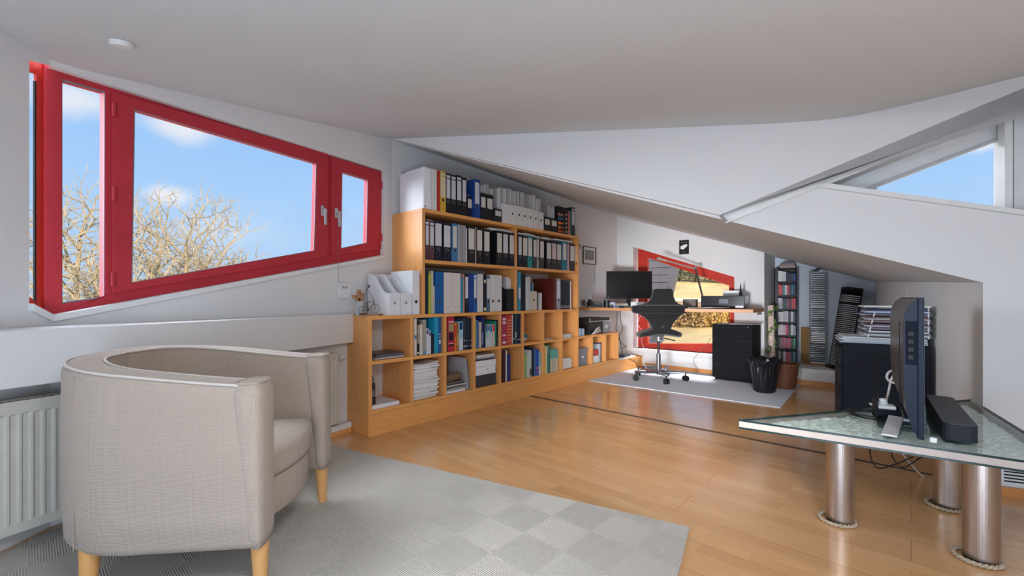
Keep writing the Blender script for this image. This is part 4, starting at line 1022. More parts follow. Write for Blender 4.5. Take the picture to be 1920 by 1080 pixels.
flat_stack(0, 0, zU, 5, .008, 'low paper pile lying in the eighth upper cubby', mats=(PAPER, PAPERS), yfix=(3.995, 4.20), depth=.28)
# ---------------- cubbies, lower row
t = thing('candle_jars', 'three dark candle jars stacked at the front of the leftmost lower cubby', 'jars', (xf-.04, 1.70, zL+.03))
for k, (r_, h_) in enumerate(((.030, .055), (.027, .05), (.026, .05), (.018, .045))):
    z_ = zL+.031+sum((.055, .05, .05, .045)[:k])
    MB().lathe([(r_, 0), (r_, h_*.86), (r_*.8, h_*.9), (r_*.8, h_-.001)], (xf-.05, 1.692, z_), 20).build('jar', mat('smoked_glass_%d' % (k % 2), ((40, 40, 46), (110, 108, 106))[k % 2], .2), t, smooth=False)
flat_stack(0, 0, zL, 2, .014, 'thick white pad lying in the leftmost lower cubby', 'writing_pad', (WHITEP,), yfix=(1.66, 1.90), depth=.25, jit=.004)
def paper_tower(yc, zb_, h, label):
    t = thing('paper_stack', label, 'papers', (xf-.13, yc, zb_))
    n = 26; zc_ = zb_+.0004
    for k in range(n):
        hh = h/n*random.uniform(.6, 1.4); y_a, y_b = yc-.124, yc+.120
        amp = .010*max(0, (k-19)/6)+.003*math.sin(k*.5)*(k > 3); sh = random.uniform(-.009, .004); shy = random.uniform(-.007, .007); an = random.uniform(-.02, .02)
        vs = []
        for i in range(9):
            u = i/8; yy = y_a+(y_b-y_a)*u+shy; zz = zc_+(.012+amp*.6)*0+amp*math.sin(u*PI*1.7+2.6)*.8+amp*.8
            vs += [Vector((xf-.28+sh+an*u, yy, zz)), Vector((xf-.014+sh+an*u, yy, zz)), Vector((xf-.014+sh+an*u, yy, zz+hh-.0007)), Vector((xf-.28+sh+an*u, yy, zz+hh-.0007))]
        MB().add(vs, [(i*4+j, i*4+(j+1)%4, (i+1)*4+(j+1)%4, (i+1)*4+j) for i in range(8) for j in range(4)]+[(0, 1, 2, 3), (32, 33, 34, 35)]).build('sheaf', (PAPER, PAPERS, WHITEP)[k % 3], t)
        zc_ += hh
paper_tower(2.156, zL, .265, 'tall wavy stack of white paper in the second lower cubby')
t = flat_stack(0, 0, zL, 8, .011, 'stack of old magazines in the third lower cubby', 'magazine_stack', (WHITEP, PAPERS, MAG[4], MAG[2], MAG[0], MAG[1], MAG[3], MAG[5]), cat='magazines', part='magazine', yfix=(2.345, 2.575), depth=.25, jit=.01)
t = thing('magazine_roll', 'rolled magazine lying on the magazines in the third lower cubby', 'magazine', (xf-.12, 2.45, zL+.11))
MB().cyl((xf-.03, 2.37, zL+.125), (xf-.06, 2.54, zL+.125), .032, n=18).build('roll', mat('brown_magazine', (120, 98, 76), .4), t)
book(2.592, 2.604, zL, zL+.28, xf-.01, (176, 172, 172), 'clear plastic sleeve of leaflets leaning in the third lower cubby', 'folder', None, depth=.24, name='plastic_sleeve', ang=.10)
book(2.612, 2.618, zL, zL+.25, xf-.01, (120, 136, 160), 'blue grey leaflet behind the clear sleeve in third lower cubby', 'leaflet', None, depth=.2, name='leaflet', ang=.09)
t = thing('storage_box', 'dark grey lidded box at the bottom of the fourth lower cubby', 'box', (xf-.13, 2.81, zL))
MB().box(xf-.26, xf-.004, 2.69, 2.945, zL+.004, zL+.105).build('box_body', mat('charcoal_card', (62, 58, 60), .7), t, bevel=.003)
t = thing('storage_box', 'white cardboard box on the dark box in the fourth lower cubby', 'box', (xf-.13, 2.81, zL+.106))
MB().box(xf-.258, xf-.006, 2.692, 2.942, zL+.106, zL+.180).build('box_body', WHITEP, t, bevel=.003)
MB().box(xf-.262, xf-.002, 2.688, 2.946, zL+.1815, zL+.235).build('lid', WHITEP, t, bevel=.002)
MB().cyl((xf-.006, 2.835, zL+.15), (xf-.004, 2.835, zL+.15), .007).build('eyelet', SILV, t)
flat_stack(0, 0, zL+.237, 6, .008, 'catalogues piled on the white box in the fourth lower cubby', 'catalogue_stack', (MAG[3], MAG[0], MAG[4], MAG[1], WHITEP, PAPER), cat='catalogues', part='catalogue', yfix=(2.70, 2.95), depth=.24, jit=.010)
row([
 ('K', 941.4, 948, 658, (60, 28, 30), 'dark brown hardback', dict(depth=.24)),
 ('K', 948.3, 950.6, 657, (214, 204, 196), 'thin white booklet', dict(depth=.24)),
 ('K', 951, 957, 664, (22, 44, 110), 'navy blue hardback', dict(depth=.2)),
], zL, xf, 'in fifth lower cubby', 'books in the fifth lower cubby')
row([
 ('K', 983, 988, 663, (150, 176, 120), 'light green paperback', dict(depth=.18)),
 ('K', 988.3, 992.4, 668, (190, 206, 176), 'pale green paperback', dict(depth=.18, band=[(.02, .4, (214, 206, 200))])),
 ('K', 992.7, 996.4, 657, (200, 206, 206), 'white spined paperback', dict(depth=.19, band=[(.05, .3, (40, 40, 60))])),
 ('K', 996.7, 1001.4, 652, (22, 30, 56), 'tall navy hardback', dict(depth=.22)),
 ('K', 1001.7, 1004.4, 653, (66, 110, 150), 'steel blue hardback', dict(depth=.22)),
 ('K', 1004.7, 1010, 655, (30, 76, 170), 'bright blue hardback', dict(depth=.22, band=[(.25, .32, (214, 90, 120)), (.12, .17, (214, 90, 120))])),
 ('K', 1010.3, 1014.2, 660, (120, 170, 180), 'pale turquoise paperback', dict(depth=.19, band=[(.02, .4, (210, 210, 190))])),
], zL, xf, 'in sixth lower cubby', 'books in the sixth lower cubby')
row([
 ('K', 1020.4, 1022.8, 648, (214, 160, 40), 'thin yellow book', dict(depth=.2)),
 ('K', 1023, 1025.4, 649, (210, 196, 170), 'thin cream book', dict(depth=.2)),
 ('K', 1025.7, 1028.6, 647, (70, 130, 110), 'green checked book', dict(depth=.2, band=[(.7+.07*k, .73+.07*k, (200, 200, 150)) for k in range(4)])),
 ('K', 1028.9, 1031.4, 647, (50, 96, 80), 'dark green book', dict(depth=.2)),
 ('K', 1031.8, 1035.6, 655, (96, 156, 150), 'teal topped cream book', dict(depth=.18, band=[(.01, .6, (206, 180, 150))])),
 ('K', 1035.9, 1040, 655, (100, 170, 160), 'aqua topped cream book', dict(depth=.18, band=[(.01, .6, (206, 180, 150))])),
 ('K', 1040.3, 1046.6, 655, (96, 160, 156), 'wide aqua and cream book', dict(depth=.18, band=[(.01, .6, (210, 184, 154))])),
], zL, xf, 'in seventh lower cubby', 'books in the seventh lower cubby')
flat_stack(0, 0, zL, 9, .013, 'untidy heap of newspapers in the eighth lower cubby', 'newspaper_stack', (PAPERS, PAPER), cat='newspapers', part='newspaper', yfix=(3.995, 4.21), depth=.25, jit=.014)
def photo_box(x0, x1, y0, y1, z0, h, label, body, lid_h=.035):
    t = thing('photo_box', label, 'box', ((x0+x1)/2, (y0+y1)/2, z0))
    MB().box(x0, x1, y0, y1, z0+.001, z0+h-lid_h*.2).build('box_body', body, t, bevel=.002)
    l = MB().box(x0-.004, x1+.004, y0-.004, y1+.004, z0+h-lid_h, z0+h).build('lid', body, t, bevel=.002)
    for yy in (y0-.004, y1+.004):
        MB().box(x1-.008, x1+.0055, yy-.0015 if yy < y1 else yy-.007, yy+.007 if yy < y1 else yy+.0015, z0+h-lid_h-.001, z0+h+.001).build('metal_corner', CHROME, l)
    yc = (y0+y1)/2; zc = z0+h*.5
    MB().ring([(yc-.026, zc-.02), (yc+.026, zc-.02), (yc+.026, zc+.02), (yc-.026, zc+.02)], [[(yc-.02, zc-.014), (yc+.02, zc-.014), (yc+.02, zc+.014), (yc-.02, zc+.014)]], x1+.0003, x1+.002, Matrix(((0, 0, 1, 0), (1, 0, 0, 0), (0, 1, 0, 0), (0, 0, 0, 1)))).build('label_holder', CHROME, t)
    MB().box(x1+.0002, x1+.001, yc-.02, yc+.02, zc-.014, zc+.014).build('label_card', LABELC, t)
SILVB = mat('metallic_card', (140, 142, 148), .35, metal=.5)
photo_box(xf-.26, xf-.012, 4.335, 4.52, zL, .205, 'silver grey metal-cornered box in the first cubby of the low shelf', SILVB)
t = thing('red_gift_box', 'small red and white box in the middle cubby of the low shelf', 'box', (xf-.06, 4.72, zL))
MB().box(xf-.09, xf-.02, 4.63, 4.79, zL+.001, zL+.085).build('box_body', WHITEP, t, bevel=.003)
MB().box(xf-.094, xf-.016, 4.626, 4.794, zL+.086, zL+.16).build('lid', mat('glossy_red', (190, 24, 34), .3), t, bevel=.006)
book(4.81, 4.84, zL, zL+.22, xf-.02, (176, 190, 196), 'grey covered notebook behind the red box in low shelf', 'notebook', None, depth=.2, name='notebook', ang=-.03)
book(4.846, 4.862, zL, zL+.235, xf-.02, (96, 60, 90), 'purple edged folder beside the red box in low shelf', 'folder', None, depth=.22, name='folder')
crumple((xf-.035, 4.68, zL), (.03, .035, .03), 1, 'small crumpled blue and white wrapper in front of the red box', 'wrapper', mat('blue_white_foil', (180, 196, 220), .4), 'wrapper')
photo_box(xf-.30, xf+.0, 4.64, 5.08, zU, .195, 'large black photo box with metal corners on the low shelf', mat('black_photo_card', (30, 28, 30), .5)) if False else None
# the black box shows its long side to the room
t = thing('photo_box', 'large black lidded storage box with silver end on the low shelf', 'box', (-3.02, 4.88, zU))
bx0, bx1, by0, by1 = -3.20, -2.90, 4.60, 5.09
MB().box(bx0, bx1, by0, by1, zU+.001, zU+.155).build('box_body', mat('black_photo_card', (26, 24, 26), .5), t, bevel=.002)
l = MB().box(bx0-.005, bx1+.005, by0-.005, by1+.005, zU+.156, zU+.196).build('lid', MC['black_photo_card'], t, bevel=.002)
MB().box(bx0-.006, bx1+.0065, by0-.006, by1+.006, zU+.156, zU+.162).box(bx1+.002, bx1+.0068, by0-.0062, by0+.01, zU+.15, zU+.198).box(bx1+.002, bx1+.0068, by1-.01, by1+.0065, zU+.15, zU+.198).build('metal_edge', CHROME, l)
MB().box(bx1-.0, bx1+.0015, by1-.17, by1-.001, zU+.004, zU+.153).build('end_panel', SILVB, t)
MB().box(bx1+.0016, bx1+.003, by1-.115, by1-.06, zU+.06, zU+.105).build('label_card', LABELC, t)
t = thing('paper_heap', 'loose letters heaped in front of the black storage box', 'papers', (-2.882, 4.72, zU))
for k in range(6):
    Mx = Matrix.Translation((-2.876, 4.72, zU+.012+k*.008)) @ Matrix.Rotation(.05*k, 4, 'Z') @ Matrix.Rotation(.10+.05*k, 4, 'X')
    MB().box(-.018, .018, -.10, .10, -.001, .001, Mx).build('letter', col_mat(((214, 196, 186), (206, 160, 140), (226, 222, 218))[k % 3], .8, 'sheet'), t)
t = thing('tea_tin', 'pale blue and white spotted tin on the low shelf by the bookcase', 'tin', (-2.91, 4.37, zU))
MB().box(-2.955, -2.870, 4.315, 4.45, zU+.001, zU+.088).build('tin_body', mat('pale_blue_tin', (176, 196, 220), .4), t, bevel=.01)
for k in range(3): MB().cyl((-2.870, 4.385, zU+.018+k*.026), (-2.8685, 4.385, zU+.018+k*.026), .009, n=12).build('spot_print', mat('navy_spot', (40, 60, 110), .5), t)
t = thing('picture_card', 'small square picture card standing above the blue tin', 'card', (-2.94, 4.38, zU+.09))
MB().box(-2.950, -2.945, 4.33, 4.43, zU+.0895, zU+.155).build('card', LABEL, t)
MB().box(-2.945, -2.9445, 4.36, 4.40, zU+.105, zU+.14).build('picture', MAG[2], t)

# ------------------------------------------------------------------ on the left end of the cubby shelf
zS = .8645
WC = (224, 224, 226)
def mf(a, b, top, lab, low, curve, hole):
    x_ = XF-.012; y0, y1 = onX(a, 500, x_).y, onX(b, 500, x_).y; z1 = onX((a+b)/2, 590, x_).z
    return magfile(y0+.001, y1-.001, zS, zS+.318, x_, WC, lab, 'magazine file', 'white magazine files beside the bookcase', low=low, curve=curve, hole=hole, depth=.30)
mf(729.5, 750.5, 0, 'empty white cutaway magazine file nearest the bicycle figure', .52, True, SILV)
mf(751.2, 772, 0, 'empty white cutaway magazine file between two white files', .52, True, SILV)
x_ = XF-.012; y0, y1 = onX(773.5, 500, x_).y, onX(786.6, 500, x_).y
binder(y0, y1, zS, onX(775, 507, x_).z, x_, WC, 'plain white file with black hole against the tall bookcase side', 'binder', None, lab=None, depth=.30)
# wire bicycle figure
t = thing('bicycle_figurine', 'small black wire bicycle figure with a wooden base on the shelf end', 'figurine', (-2.92, 1.73, zS))
BW = mat('black_wire', (40, 42, 46), .35, metal=.4)
def bp(px, py, x=-2.93): return onX(px, py, x)
def circle(c, r): return [c+Vector((0, r*math.cos(2*PI*i/24), r*math.sin(2*PI*i/24))) for i in range(24)]
sc_ = (bp(710, 560)-bp(700, 560)).length/10
wl = bp(680.5, 576); wr = bp(703.5, 570.5)
rad_ = .033
wl.z = zS+rad_+.004; wr.z = wl.z+.012
for c_ in (wl, wr):
    w_ = MB().tube(circle(c_, rad_), .0014, 6, True).build('wheel', BW, t, smooth=True)
    m = MB()
    for k in range(6): m.cyl(c_, circle(c_, rad_)[k*4], .0004, n=4)
    m.build('spokes', BW, w_)
A = wl; B = wr; ped = Vector((-2.93, (A.y+B.y)/2-.002, A.z-.001)); seat = Vector((-2.93, A.y+.016, A.z+.062)); bar = Vector((-2.93, B.y-.010, B.z+.060))
MB().tube([A, seat], .0018, 6).tube([A, ped], .0018, 6).tube([ped, seat+Vector((0, .004, -.012))], .0018, 6).tube([ped, bar-Vector((0, 0, .01))], .0018, 6).tube([seat-Vector((0, -.006, .008)), bar], .0018, 6).tube([bar+Vector((0, -.002, .014)), B], .0018, 6).build('frame', BW, t, smooth=True)
# rider made of wire, leaning
hd = bp(692, 537); MB().torus(hd, (1, 0, 0), .006, .0035, 12, 6).tube(curve_pts([hd-Vector((0, .003, .006)), hd-Vector((0, .018, .02)), seat+Vector((0, -.004, .02)), seat]), .0018, 6).tube(curve_pts([hd-Vector((0, .018, .02)), hd+Vector((0, .008, -.045)), bar]), .0014, 6).tube(curve_pts([seat, seat+Vector((0, .02, -.02)), ped]), .0014, 6).build('rider', BW, t, smooth=True)
MB().box(-2.955, -2.905, A.y-.026, A.y+.026, zS+.0003, zS+.006).build('base', SILV, t)
MB().prism([(A.y+.028*math.cos(a_), zS+.0215+.022*math.sin(a_)) for a_ in [PI+PI*k/10 for k in range(11)]], -2.936, -2.924, Matrix(((0, 0, 1, 0), (1, 0, 0, 0), (0, 1, 0, 0), (0, 0, 0, 1)))).build('half_disc', BRASS, t)
t = thing('brass_knob', 'small round brass knob beside the bicycle figure', 'ornament', (-2.92, B.y+.02, zS))
MB().lathe([(.012, 0), (.016, .004), (.014, .010), (.004, .014)], (-2.91, B.y+.03, zS+.0005), 16).build('knob', mat('old_brass', (130, 100, 60), .3, metal=.8), t, smooth=True)
t = thing('wooden_burr_puzzle', 'light wood block puzzle shaped like a cross behind the bicycle figure', 'puzzle', (-3.0, 1.66, zS))
c_ = onX(673, 556, -3.0); s_ = .0125
MB().box(-3.02, -2.99, c_.y-.016, c_.y+.018, zS+.0003, c_.z-.034).build('stand', mat('clear_acrylic', (190, 196, 200), .1), t)
for k, (dx, dy, dz) in enumerate(((0, 0, 0), (0, -1, 0), (0, 1, 0), (0, 0, 1), (0, 0, -1), (0, -1.9, -.1), (0, 0, 1.9), (0, .9, -1.1), (0, -.5, -1.2), (1, 0, .1), (0, 1, .9))):
    MB().box(c_.x+dx*.02-s_, c_.x+dx*.02+s_, c_.y+dy*.02-s_*.95, c_.y+dy*.02+s_*.95, c_.z+dz*.02-s_*.95, c_.z+dz*.02+s_*.95).build('block', mat('puzzle_wood', (176, 128, 92), .6), t, bevel=.001)
# thermostat switch with cord
wp = lambda px, py: wb(px, py, 0)
a_, b_ = wp(633, 560), wp(655, 530)
t = thing('wall_control', 'white blind control box with three small buttons below the window', 'switch', MBm@Vector((a_[0], a_[1], .0)))
MB().box(a_[0], b_[0], a_[1], b_[1], .0005, .016, MBm).build('housing', TRIM, t, bevel=.006)
for k in range(3): MB().box(a_[0]+(b_[0]-a_[0])*(.30+.16*k), a_[0]+(b_[0]-a_[0])*(.38+.16*k), a_[1]+(b_[1]-a_[1])*.62, a_[1]+(b_[1]-a_[1])*.78, .016, .0175, MBm).build('button', GREY, t)
c1_ = wp(629, 415); c2_ = wp(630, 528)
t = thing('blind_cord', 'thin blind pull cord hanging from the window handle', 'cord', MBm@Vector((c2_[0], c2_[1], .025)))
MB().cyl(MBm@Vector((c1_[0], c1_[1], .026)), MBm@Vector((c2_[0], c2_[1], .026)), .0012, n=6).build('cord', mat('grey_cord', (120, 118, 116), .8), t)
MB().lathe([(.002, .02), (.007, .012), (.008, 0), (.003, -.004)], MBm@Vector((c2_[0], c2_[1]-.02, .026)), 12).build('pull', TRIM, t, smooth=True)
# wall socket behind the archive box
t = thing('wall_socket', 'small white wall socket left of the archive box', 'socket', (XW+.005, 2.2, 1.98))
p_ = onX(754, 326, XW); MB().box(XW+.0005, XW+.012, p_.y-.035, p_.y+.045, p_.z-.04, p_.z+.04).build('plate', TRIM, t, bevel=.003)
MB().cyl((XW+.012, p_.y+.01, p_.z), (XW+.0135, p_.y+.01, p_.z), .014, n=16).build('socket_well', DARK, t)
# smoke alarm
D_ = ray(227, 78); k_ = .572/(D_.z+.158*D_.x-.1204*D_.y); p_ = EYE+D_*k_
nrm = Vector((.158, -.1204, 1)).normalized(); q_ = nrm.to_track_quat('Z', 'Y').to_matrix().to_4x4()
t = thing('smoke_alarm', 'small round white smoke alarm on the sloping ceiling', 'smoke alarm', p_)
Mx = Matrix.Translation(p_) @ q_
MB().lathe([(.022, -.020), (.032, -.018), (.035, -.012), (.036, -.001)], (0, 0, 0), 32, Mx).build('housing', TRIM, t, smooth=False, bevel=.001)

# ------------------------------------------------------------------ desk and office corner
t = thing('desk', 'long wall mounted beech desk top under the office window', 'desk', (-2.3, 5.5, .83))
dk = [(XW+.003, 4.93), (-1.29, 5.39), (-1.31, YB-.003), (XW+.003, YB-.003)]
MB().prism(dk, .826, .864).build('desk_top', BEECHX, t, bevel=.002)
MB().box(-1.36, -1.335, 5.75, 5.96, .79, .825).build('bracket', mat('bracket_white', (210, 210, 210), .5), t); MB().box(-3.27, -3.24, 5.1, 5.9, .79, .825).build('bracket', MC['bracket_white'], t)
zD = .8645
# framed print with hanging string on the bookcase wall
a = onX(1092, 461, XW); b = onX(1116, 497, XW)
t = thing('framed_print', 'small landscape print in a thin brown frame beside the bookcase', 'picture', (XW+.01, (a.y+b.y)/2, b.z))
MY = Matrix(((0, 0, 1, 0), (1, 0, 0, 0), (0, 1, 0, 0), (0, 0, 0, 1)))
MB().ring([(a.y, b.z), (b.y, b.z), (b.y, a.z), (a.y, a.z)], [[(a.y+.010, b.z+.010), (b.y-.010, b.z+.010), (b.y-.010, a.z-.010), (a.y+.010, a.z-.010)]], XW+.001, XW+.018, MY).build('frame', mat('walnut_frame', (90, 66, 50), .5), t)
MB().box(XW+.0008, XW+.006, a.y+.008, b.y-.008, b.z+.008, a.z-.008).build('mount', WHITEP, t)
MB().box(XW+.0062, XW+.007, a.y+.05, b.y-.045, b.z+.06, a.z-.045).build('print', mat('grey_landscape', (140, 140, 134), .6, var=(30, .35, (1, 1, 1))), t)
t = thing('string_pull', 'thin string with a small weight hanging on the wall below the print', 'cord', (XW+.01, b.y, b.z-.3))
p1 = onX(1114, 499, XW+.008); p2 = onX(1114.5, 526, XW+.008)
MB().cyl(p1, p2, .0018, n=6).build('string', mat('brown_string', (100, 90, 80), .8), t); MB().lathe([(.004, .01), (.009, 0), (.006, -.01)], p2, 12).build('weight', SILV, t, smooth=True)
a = onY(1274, 451, YB); b = onY(1292, 476, YB)
t = thing('poster', 'small black poster with a white bird shape above the office window', 'poster', (a.x, YB-.01, b.z))
MB().box(a.x, b.x, YB-.012, YB-.001, b.z, a.z).build('frame', mat('black_frame', (14, 14, 14), .4), t, bevel=.001)
cx_, cz_ = (a.x+b.x)/2, (a.z+b.z)/2; w_ = (b.x-a.x)/2; h_ = (a.z-b.z)/2
MB().prism([(cx_-w_*.7, cz_-h_*.25), (cx_-w_*.1, cz_-h_*.35), (cx_+w_*.7, cz_+h_*.1), (cx_+w_*.68, cz_+h_*.38), (cx_-w_*.1, cz_+h_*.32), (cx_-w_*.72, cz_+h_*.1)], .0125, .0135, frame2((0, YB), (1, YB))).build('white_shape', WHITEP, t)
MB().box(cx_-w_*.6, cx_+w_*.6, YB-.0135, YB-.0121, cz_+h_*.62, cz_+h_*.70).box(cx_-w_*.5, cx_+w_*.5, YB-.0135, YB-.0121, cz_-h_*.72, cz_-h_*.66).build('caption_lines', GREY, t)
# monitor
mc = Vector((-2.818, 5.46, 0)); rzm = math.atan2(.6717, .7408)   # faces the room
t = thing('monitor', 'large black computer monitor at the left of the desk', 'monitor', (mc.x, mc.y, zD), rzm+math.radians(-2))
MB().box(-.305, .305, -.012, .016, .113, .485).build('casing', BLACK, t, local=True, bevel=.003)
MB().box(-.298, .298, -.0135, -.012, .125, .478).build('screen', mat('black_screen', (16, 16, 20), .25), t, local=True)
MB().box(-.03, .03, .012, .035, .02, .26).build('stand', BLACK, t, local=True, bevel=.003)
MB().lathe([(.11, 0), (.11, .008), (.03, .016)], (0, .03, .0), 28).build('base', BLACK, t, local=True, bevel=.001)
# office swivel saddle chair
def swivel():
    t = thing('saddle_chair', 'black office swivel chair with a winged cross shaped back', 'office chair', (-2.255, 5.115, .008), rzm)
    # local: x right as seen from the room, y away from camera
    hub = .085
    m = MB().lathe([(.04, .07), (.042, .12), (.03, .125)], (0, 0, 0), 20); m.build('hub', CHROME, t, local=True, smooth=False)
    for k in range(5):
        a_ = math.radians(-92+72*k); d_ = Vector((math.cos(a_), math.sin(a_), 0)); n_ = Vector((-d_.y, d_.x, 0))
        rows = []
        for s_, hw, zc, th in ((.02, .030, .098, .018), (.10, .027, .094, .015), (.20, .023, .094, .012), (.27, .021, .106, .011), (.305, .019, .112, .010), (.325, .012, .104, .008)):
            rows.append([d_*s_+n_*hw+Vector((0, 0, zc+th*.3)), d_*s_+n_*hw*.5+Vector((0, 0, zc+th)), d_*s_-n_*hw*.5+Vector((0, 0, zc+th)), d_*s_-n_*hw+Vector((0, 0, zc+th*.3)), d_*s_-n_*hw*.8+Vector((0, 0, zc-th)), d_*s_+n_*hw*.8+Vector((0, 0, zc-th))])
        m = MB().grid(rows, True); m.f.append(tuple(range(6))[::-1]); m.f.append(tuple(30+i for i in range(6)))
        arm = m.build('base_arm', CHROME, t, local=True, smooth=False, bevel=.003)
        c_ = d_*.305; w_ = Vector((-d_.y, d_.x, 0))
        ax = Matrix.Rotation(.7*k, 4, 'Z') @ w_
        cs_ = MB().cyl(c_+ax*.008+Vector((0, 0, .032)), c_+ax*.028+Vector((0, 0, .032)), .032, n=20).cyl(c_-ax*.028+Vector((0, 0, .032)), c_-ax*.008+Vector((0, 0, .032)), .032, n=20).cyl(c_+Vector((0, 0, .03)), c_+Vector((0, 0, .095)), .008, n=10).build('caster', BLACK, arm, local=True, bevel=.003)
    MB().cyl((0, 0, .06), (0, 0, .31), .026, n=24).build('column', mat('grey_metal', (120, 122, 128), .3, metal=.8), t, local=True)
    MB().cyl((0, 0, .31), (0, 0, .48), .014, n=20).build('gas_lift', mat('dark_metal', (50, 50, 54), .3, metal=.8), t, local=True)
    MB().box(-.04, .04, -.10, .12, .47, .53).build('tilt_mechanism', SILV, t, local=True, bevel=.008)
    MB().tube([(.05, .02, .50), (.16, 0, .475), (.20, -.01, .468)], .007, 8).build('lever', BLACK, t, local=True)
    MB().tube([(-.02, -.06, .50), (-.005, -.135, .50), (-.002, -.155, .58), (0, -.150, .66)], .016, 10).build('back_bar', CHROME, t, local=True, smooth=True)
    # saddle seat: curved pad drooping at both sides
    rows = []; nx = 16; ny = 12
    for side in (1,):
        for j in range(ny+1):
            v = -1+2*j/ny; r_ = []
            for i in range(nx+1):
                u = -1+2*i/nx; hw = .262*(1-.10*(v+1)/2)*(1-.35*abs(v)**5); x = u*hw; y = v*.20+.02
                z = .605-.055*abs(u)**2.2+.03*max(0, -v)**2
                r_.append(Vector((x, y, z)))
            rows.append(r_)
    m = MB(); top = rows; bot = [[Vector((p.x*.96, p.y*.96, p.z-.075+.03*abs(-1+2*i/nx)**3)) for i, p in enumerate(r_)] for r_ in rows]
    m.grid(top); m.grid(bot)
    for j in range(ny): 
        for i in (0, nx): m.add([top[j][i], top[j+1][i], bot[j+1][i], bot[j][i]], [(0, 1, 2, 3)])
    for i in range(nx):
        for j in (0, ny): m.add([top[j][i], top[j][i+1], bot[j][i+1], bot[j][i]], [(0, 1, 2, 3)])
    m.build('seat', BLACKF, t, local=True, smooth=True, weld=True, bevel=.02)
    # back shield
    half = [(.0, 1.088), (.085, 1.088), (.106, 1.078), (.113, 1.05), (.124, .995), (.148, .945), (.195, .912), (.26, .896), (.315, .890), (.327, .878), (.325, .822), (.312, .806), (.265, .795), (.21, .765), (.160, .72), (.122, .665), (.100, .61), (.094, .57), (.0, .565)]
    pts = [(x-.010, z) for x, z in half]+[(-x-.010, z) for x, z in half[::-1][1:-1]]
    m = MB()
    M_ = Matrix(((1, 0, 0, 0), (0, 0, 1, 0), (0, 1, 0, 0), (0, 0, 0, 1)))
    n = len(pts)
    def bend(x, z): return -.135-.055*min(1, max(0, (z-.6)/.5))+.45*x*x*2.0
    fr = [Vector((x, bend(x, z)-.028, z)) for x, z in pts]; bk = [Vector((x, bend(x, z)+.028, z)) for x, z in pts]
    tri = tessellate_polygon([[Vector((x, z, 0)) for x, z in pts]])
    m.add(fr+bk, [tuple(t_) for t_ in tri]+[tuple(n+i for i in t_[::-1]) for t_ in tri]+[(i, (i+1)%n, n+(i+1)%n, n+i) for i in range(n)])
    m.build('backrest', BLACKF, t, local=True, bevel=.014)
swivel()
# printer
t = thing('printer', 'black inkjet printer on the right end of the desk', 'printer', (-1.62, 5.66, zD))
pa = Vector((onY(1352, 570, 5.45).x, 0, 0))
MPn = Matrix.Translation((-1.655, 5.655, 0)) @ Matrix.Rotation(math.radians(7), 4, 'Z')
MB().box(-.245, .225, -.16, .18, zD+.012, zD+.150, MPn).box(-.235, .215, -.15, .17, zD, zD+.012, MPn).build('casing', mat('gloss_black', (18, 18, 22), .18), t, bevel=.006)
MB().box(-.045, .055, -.1615, -.16, zD+.06, zD+.112, MPn).build('display', mat('grey_display', (96, 98, 108), .2), t)
MB().box(-.20, .13, -.162, -.16, zD+.018, zD+.034, MPn).build('paper_slot', DARK, t)
MB().box(.13, .215, -.168, -.160, zD+.006, zD+.035, MPn).build('tray_paper', WHITEP, t)
MB().box(-.05, .16, .13, .15, zD+.150, zD+.215, MPn).build('rear_paper', WHITEP, t)
t = thing('pen_nib_ornament', 'small pointed black ornament standing on the printer', 'ornament', (-1.50, 5.68, zD+.151))
p_ = MPn@Vector((.16, .02, zD+.1505)); MB().lathe([(.018, 0), (.018, .045), (.012, .05), (.012, .065), (.002, .15)], p_, 14).build('body', mat('smoky_bottle', (44, 42, 44), .2), t)
# laptop-like box, notebook and sheets on the desk
t = thing('letter_box', 'small grey open box in front of the window on the desk', 'box', (-2.05, 5.45, zD))
a = onY(1282, 571, 5.5); b = onY(1306, 561, 5.5)
MB().box(a.x, b.x, 5.47, 5.55, zD+.001, b.z).build('box_body', mat('brown_grey', (112, 100, 92), .6), t, bevel=.003)
MB().box(a.x-.015, b.x+.02, 5.45, 5.47, zD+.001, zD+.014).build('pen_tray', DARK, t)
t = thing('paper_pile', 'spread of white papers on the desk left of the printer', 'papers', (-1.98, 5.38, zD))
for k in range(7):
    c_ = Vector((-2.05+.06*k, 5.36+.012*k, zD+.001+k*.0022)); Mx = Matrix.Translation(c_) @ Matrix.Rotation(.3*math.sin(k*2.1)+.2, 4, 'Z')
    MB().box(-.14, .14, -.10, .10, 0, .0018, Mx).build('sheet', col_mat(((226, 226, 228), (206, 208, 214), (196, 192, 188))[k % 3], .8, 'sheet'), t)
t = thing('paper_pile', 'spread of beige papers on the left end of the desk', 'papers', (-3.0, 5.16, zD))
for k in range(8):
    c_ = Vector((-3.14+.075*k, 5.09+.022*k, zD+.001+k*.0020)); Mx = Matrix.Translation(c_) @ Matrix.Rotation(.5*math.sin(k*1.7)+.2, 4, 'Z')
    MB().box(-.12, .12, -.085, .085, 0, .0018, Mx).build('sheet', col_mat(((206, 190, 168), (214, 206, 192), (190, 180, 164))[k % 3], .8, 'sheet'), t)
def atd2(px, d, z): p = atd(px, 557, d); p.z = z; return p
t = thing('angel_figurine', 'small white winged figure on the left end of the desk', 'figurine', atd2(1100, 5.95, zD))
c_ = atd2(1101, 5.95, zD+.012)
MB().lathe([(.03, 0), (.034, .03), (.018, .09), (.010, .12), (.017, .135), (.018, .15), (.006, .165)], c_, 16).build('body', WHITEP, t, smooth=True)
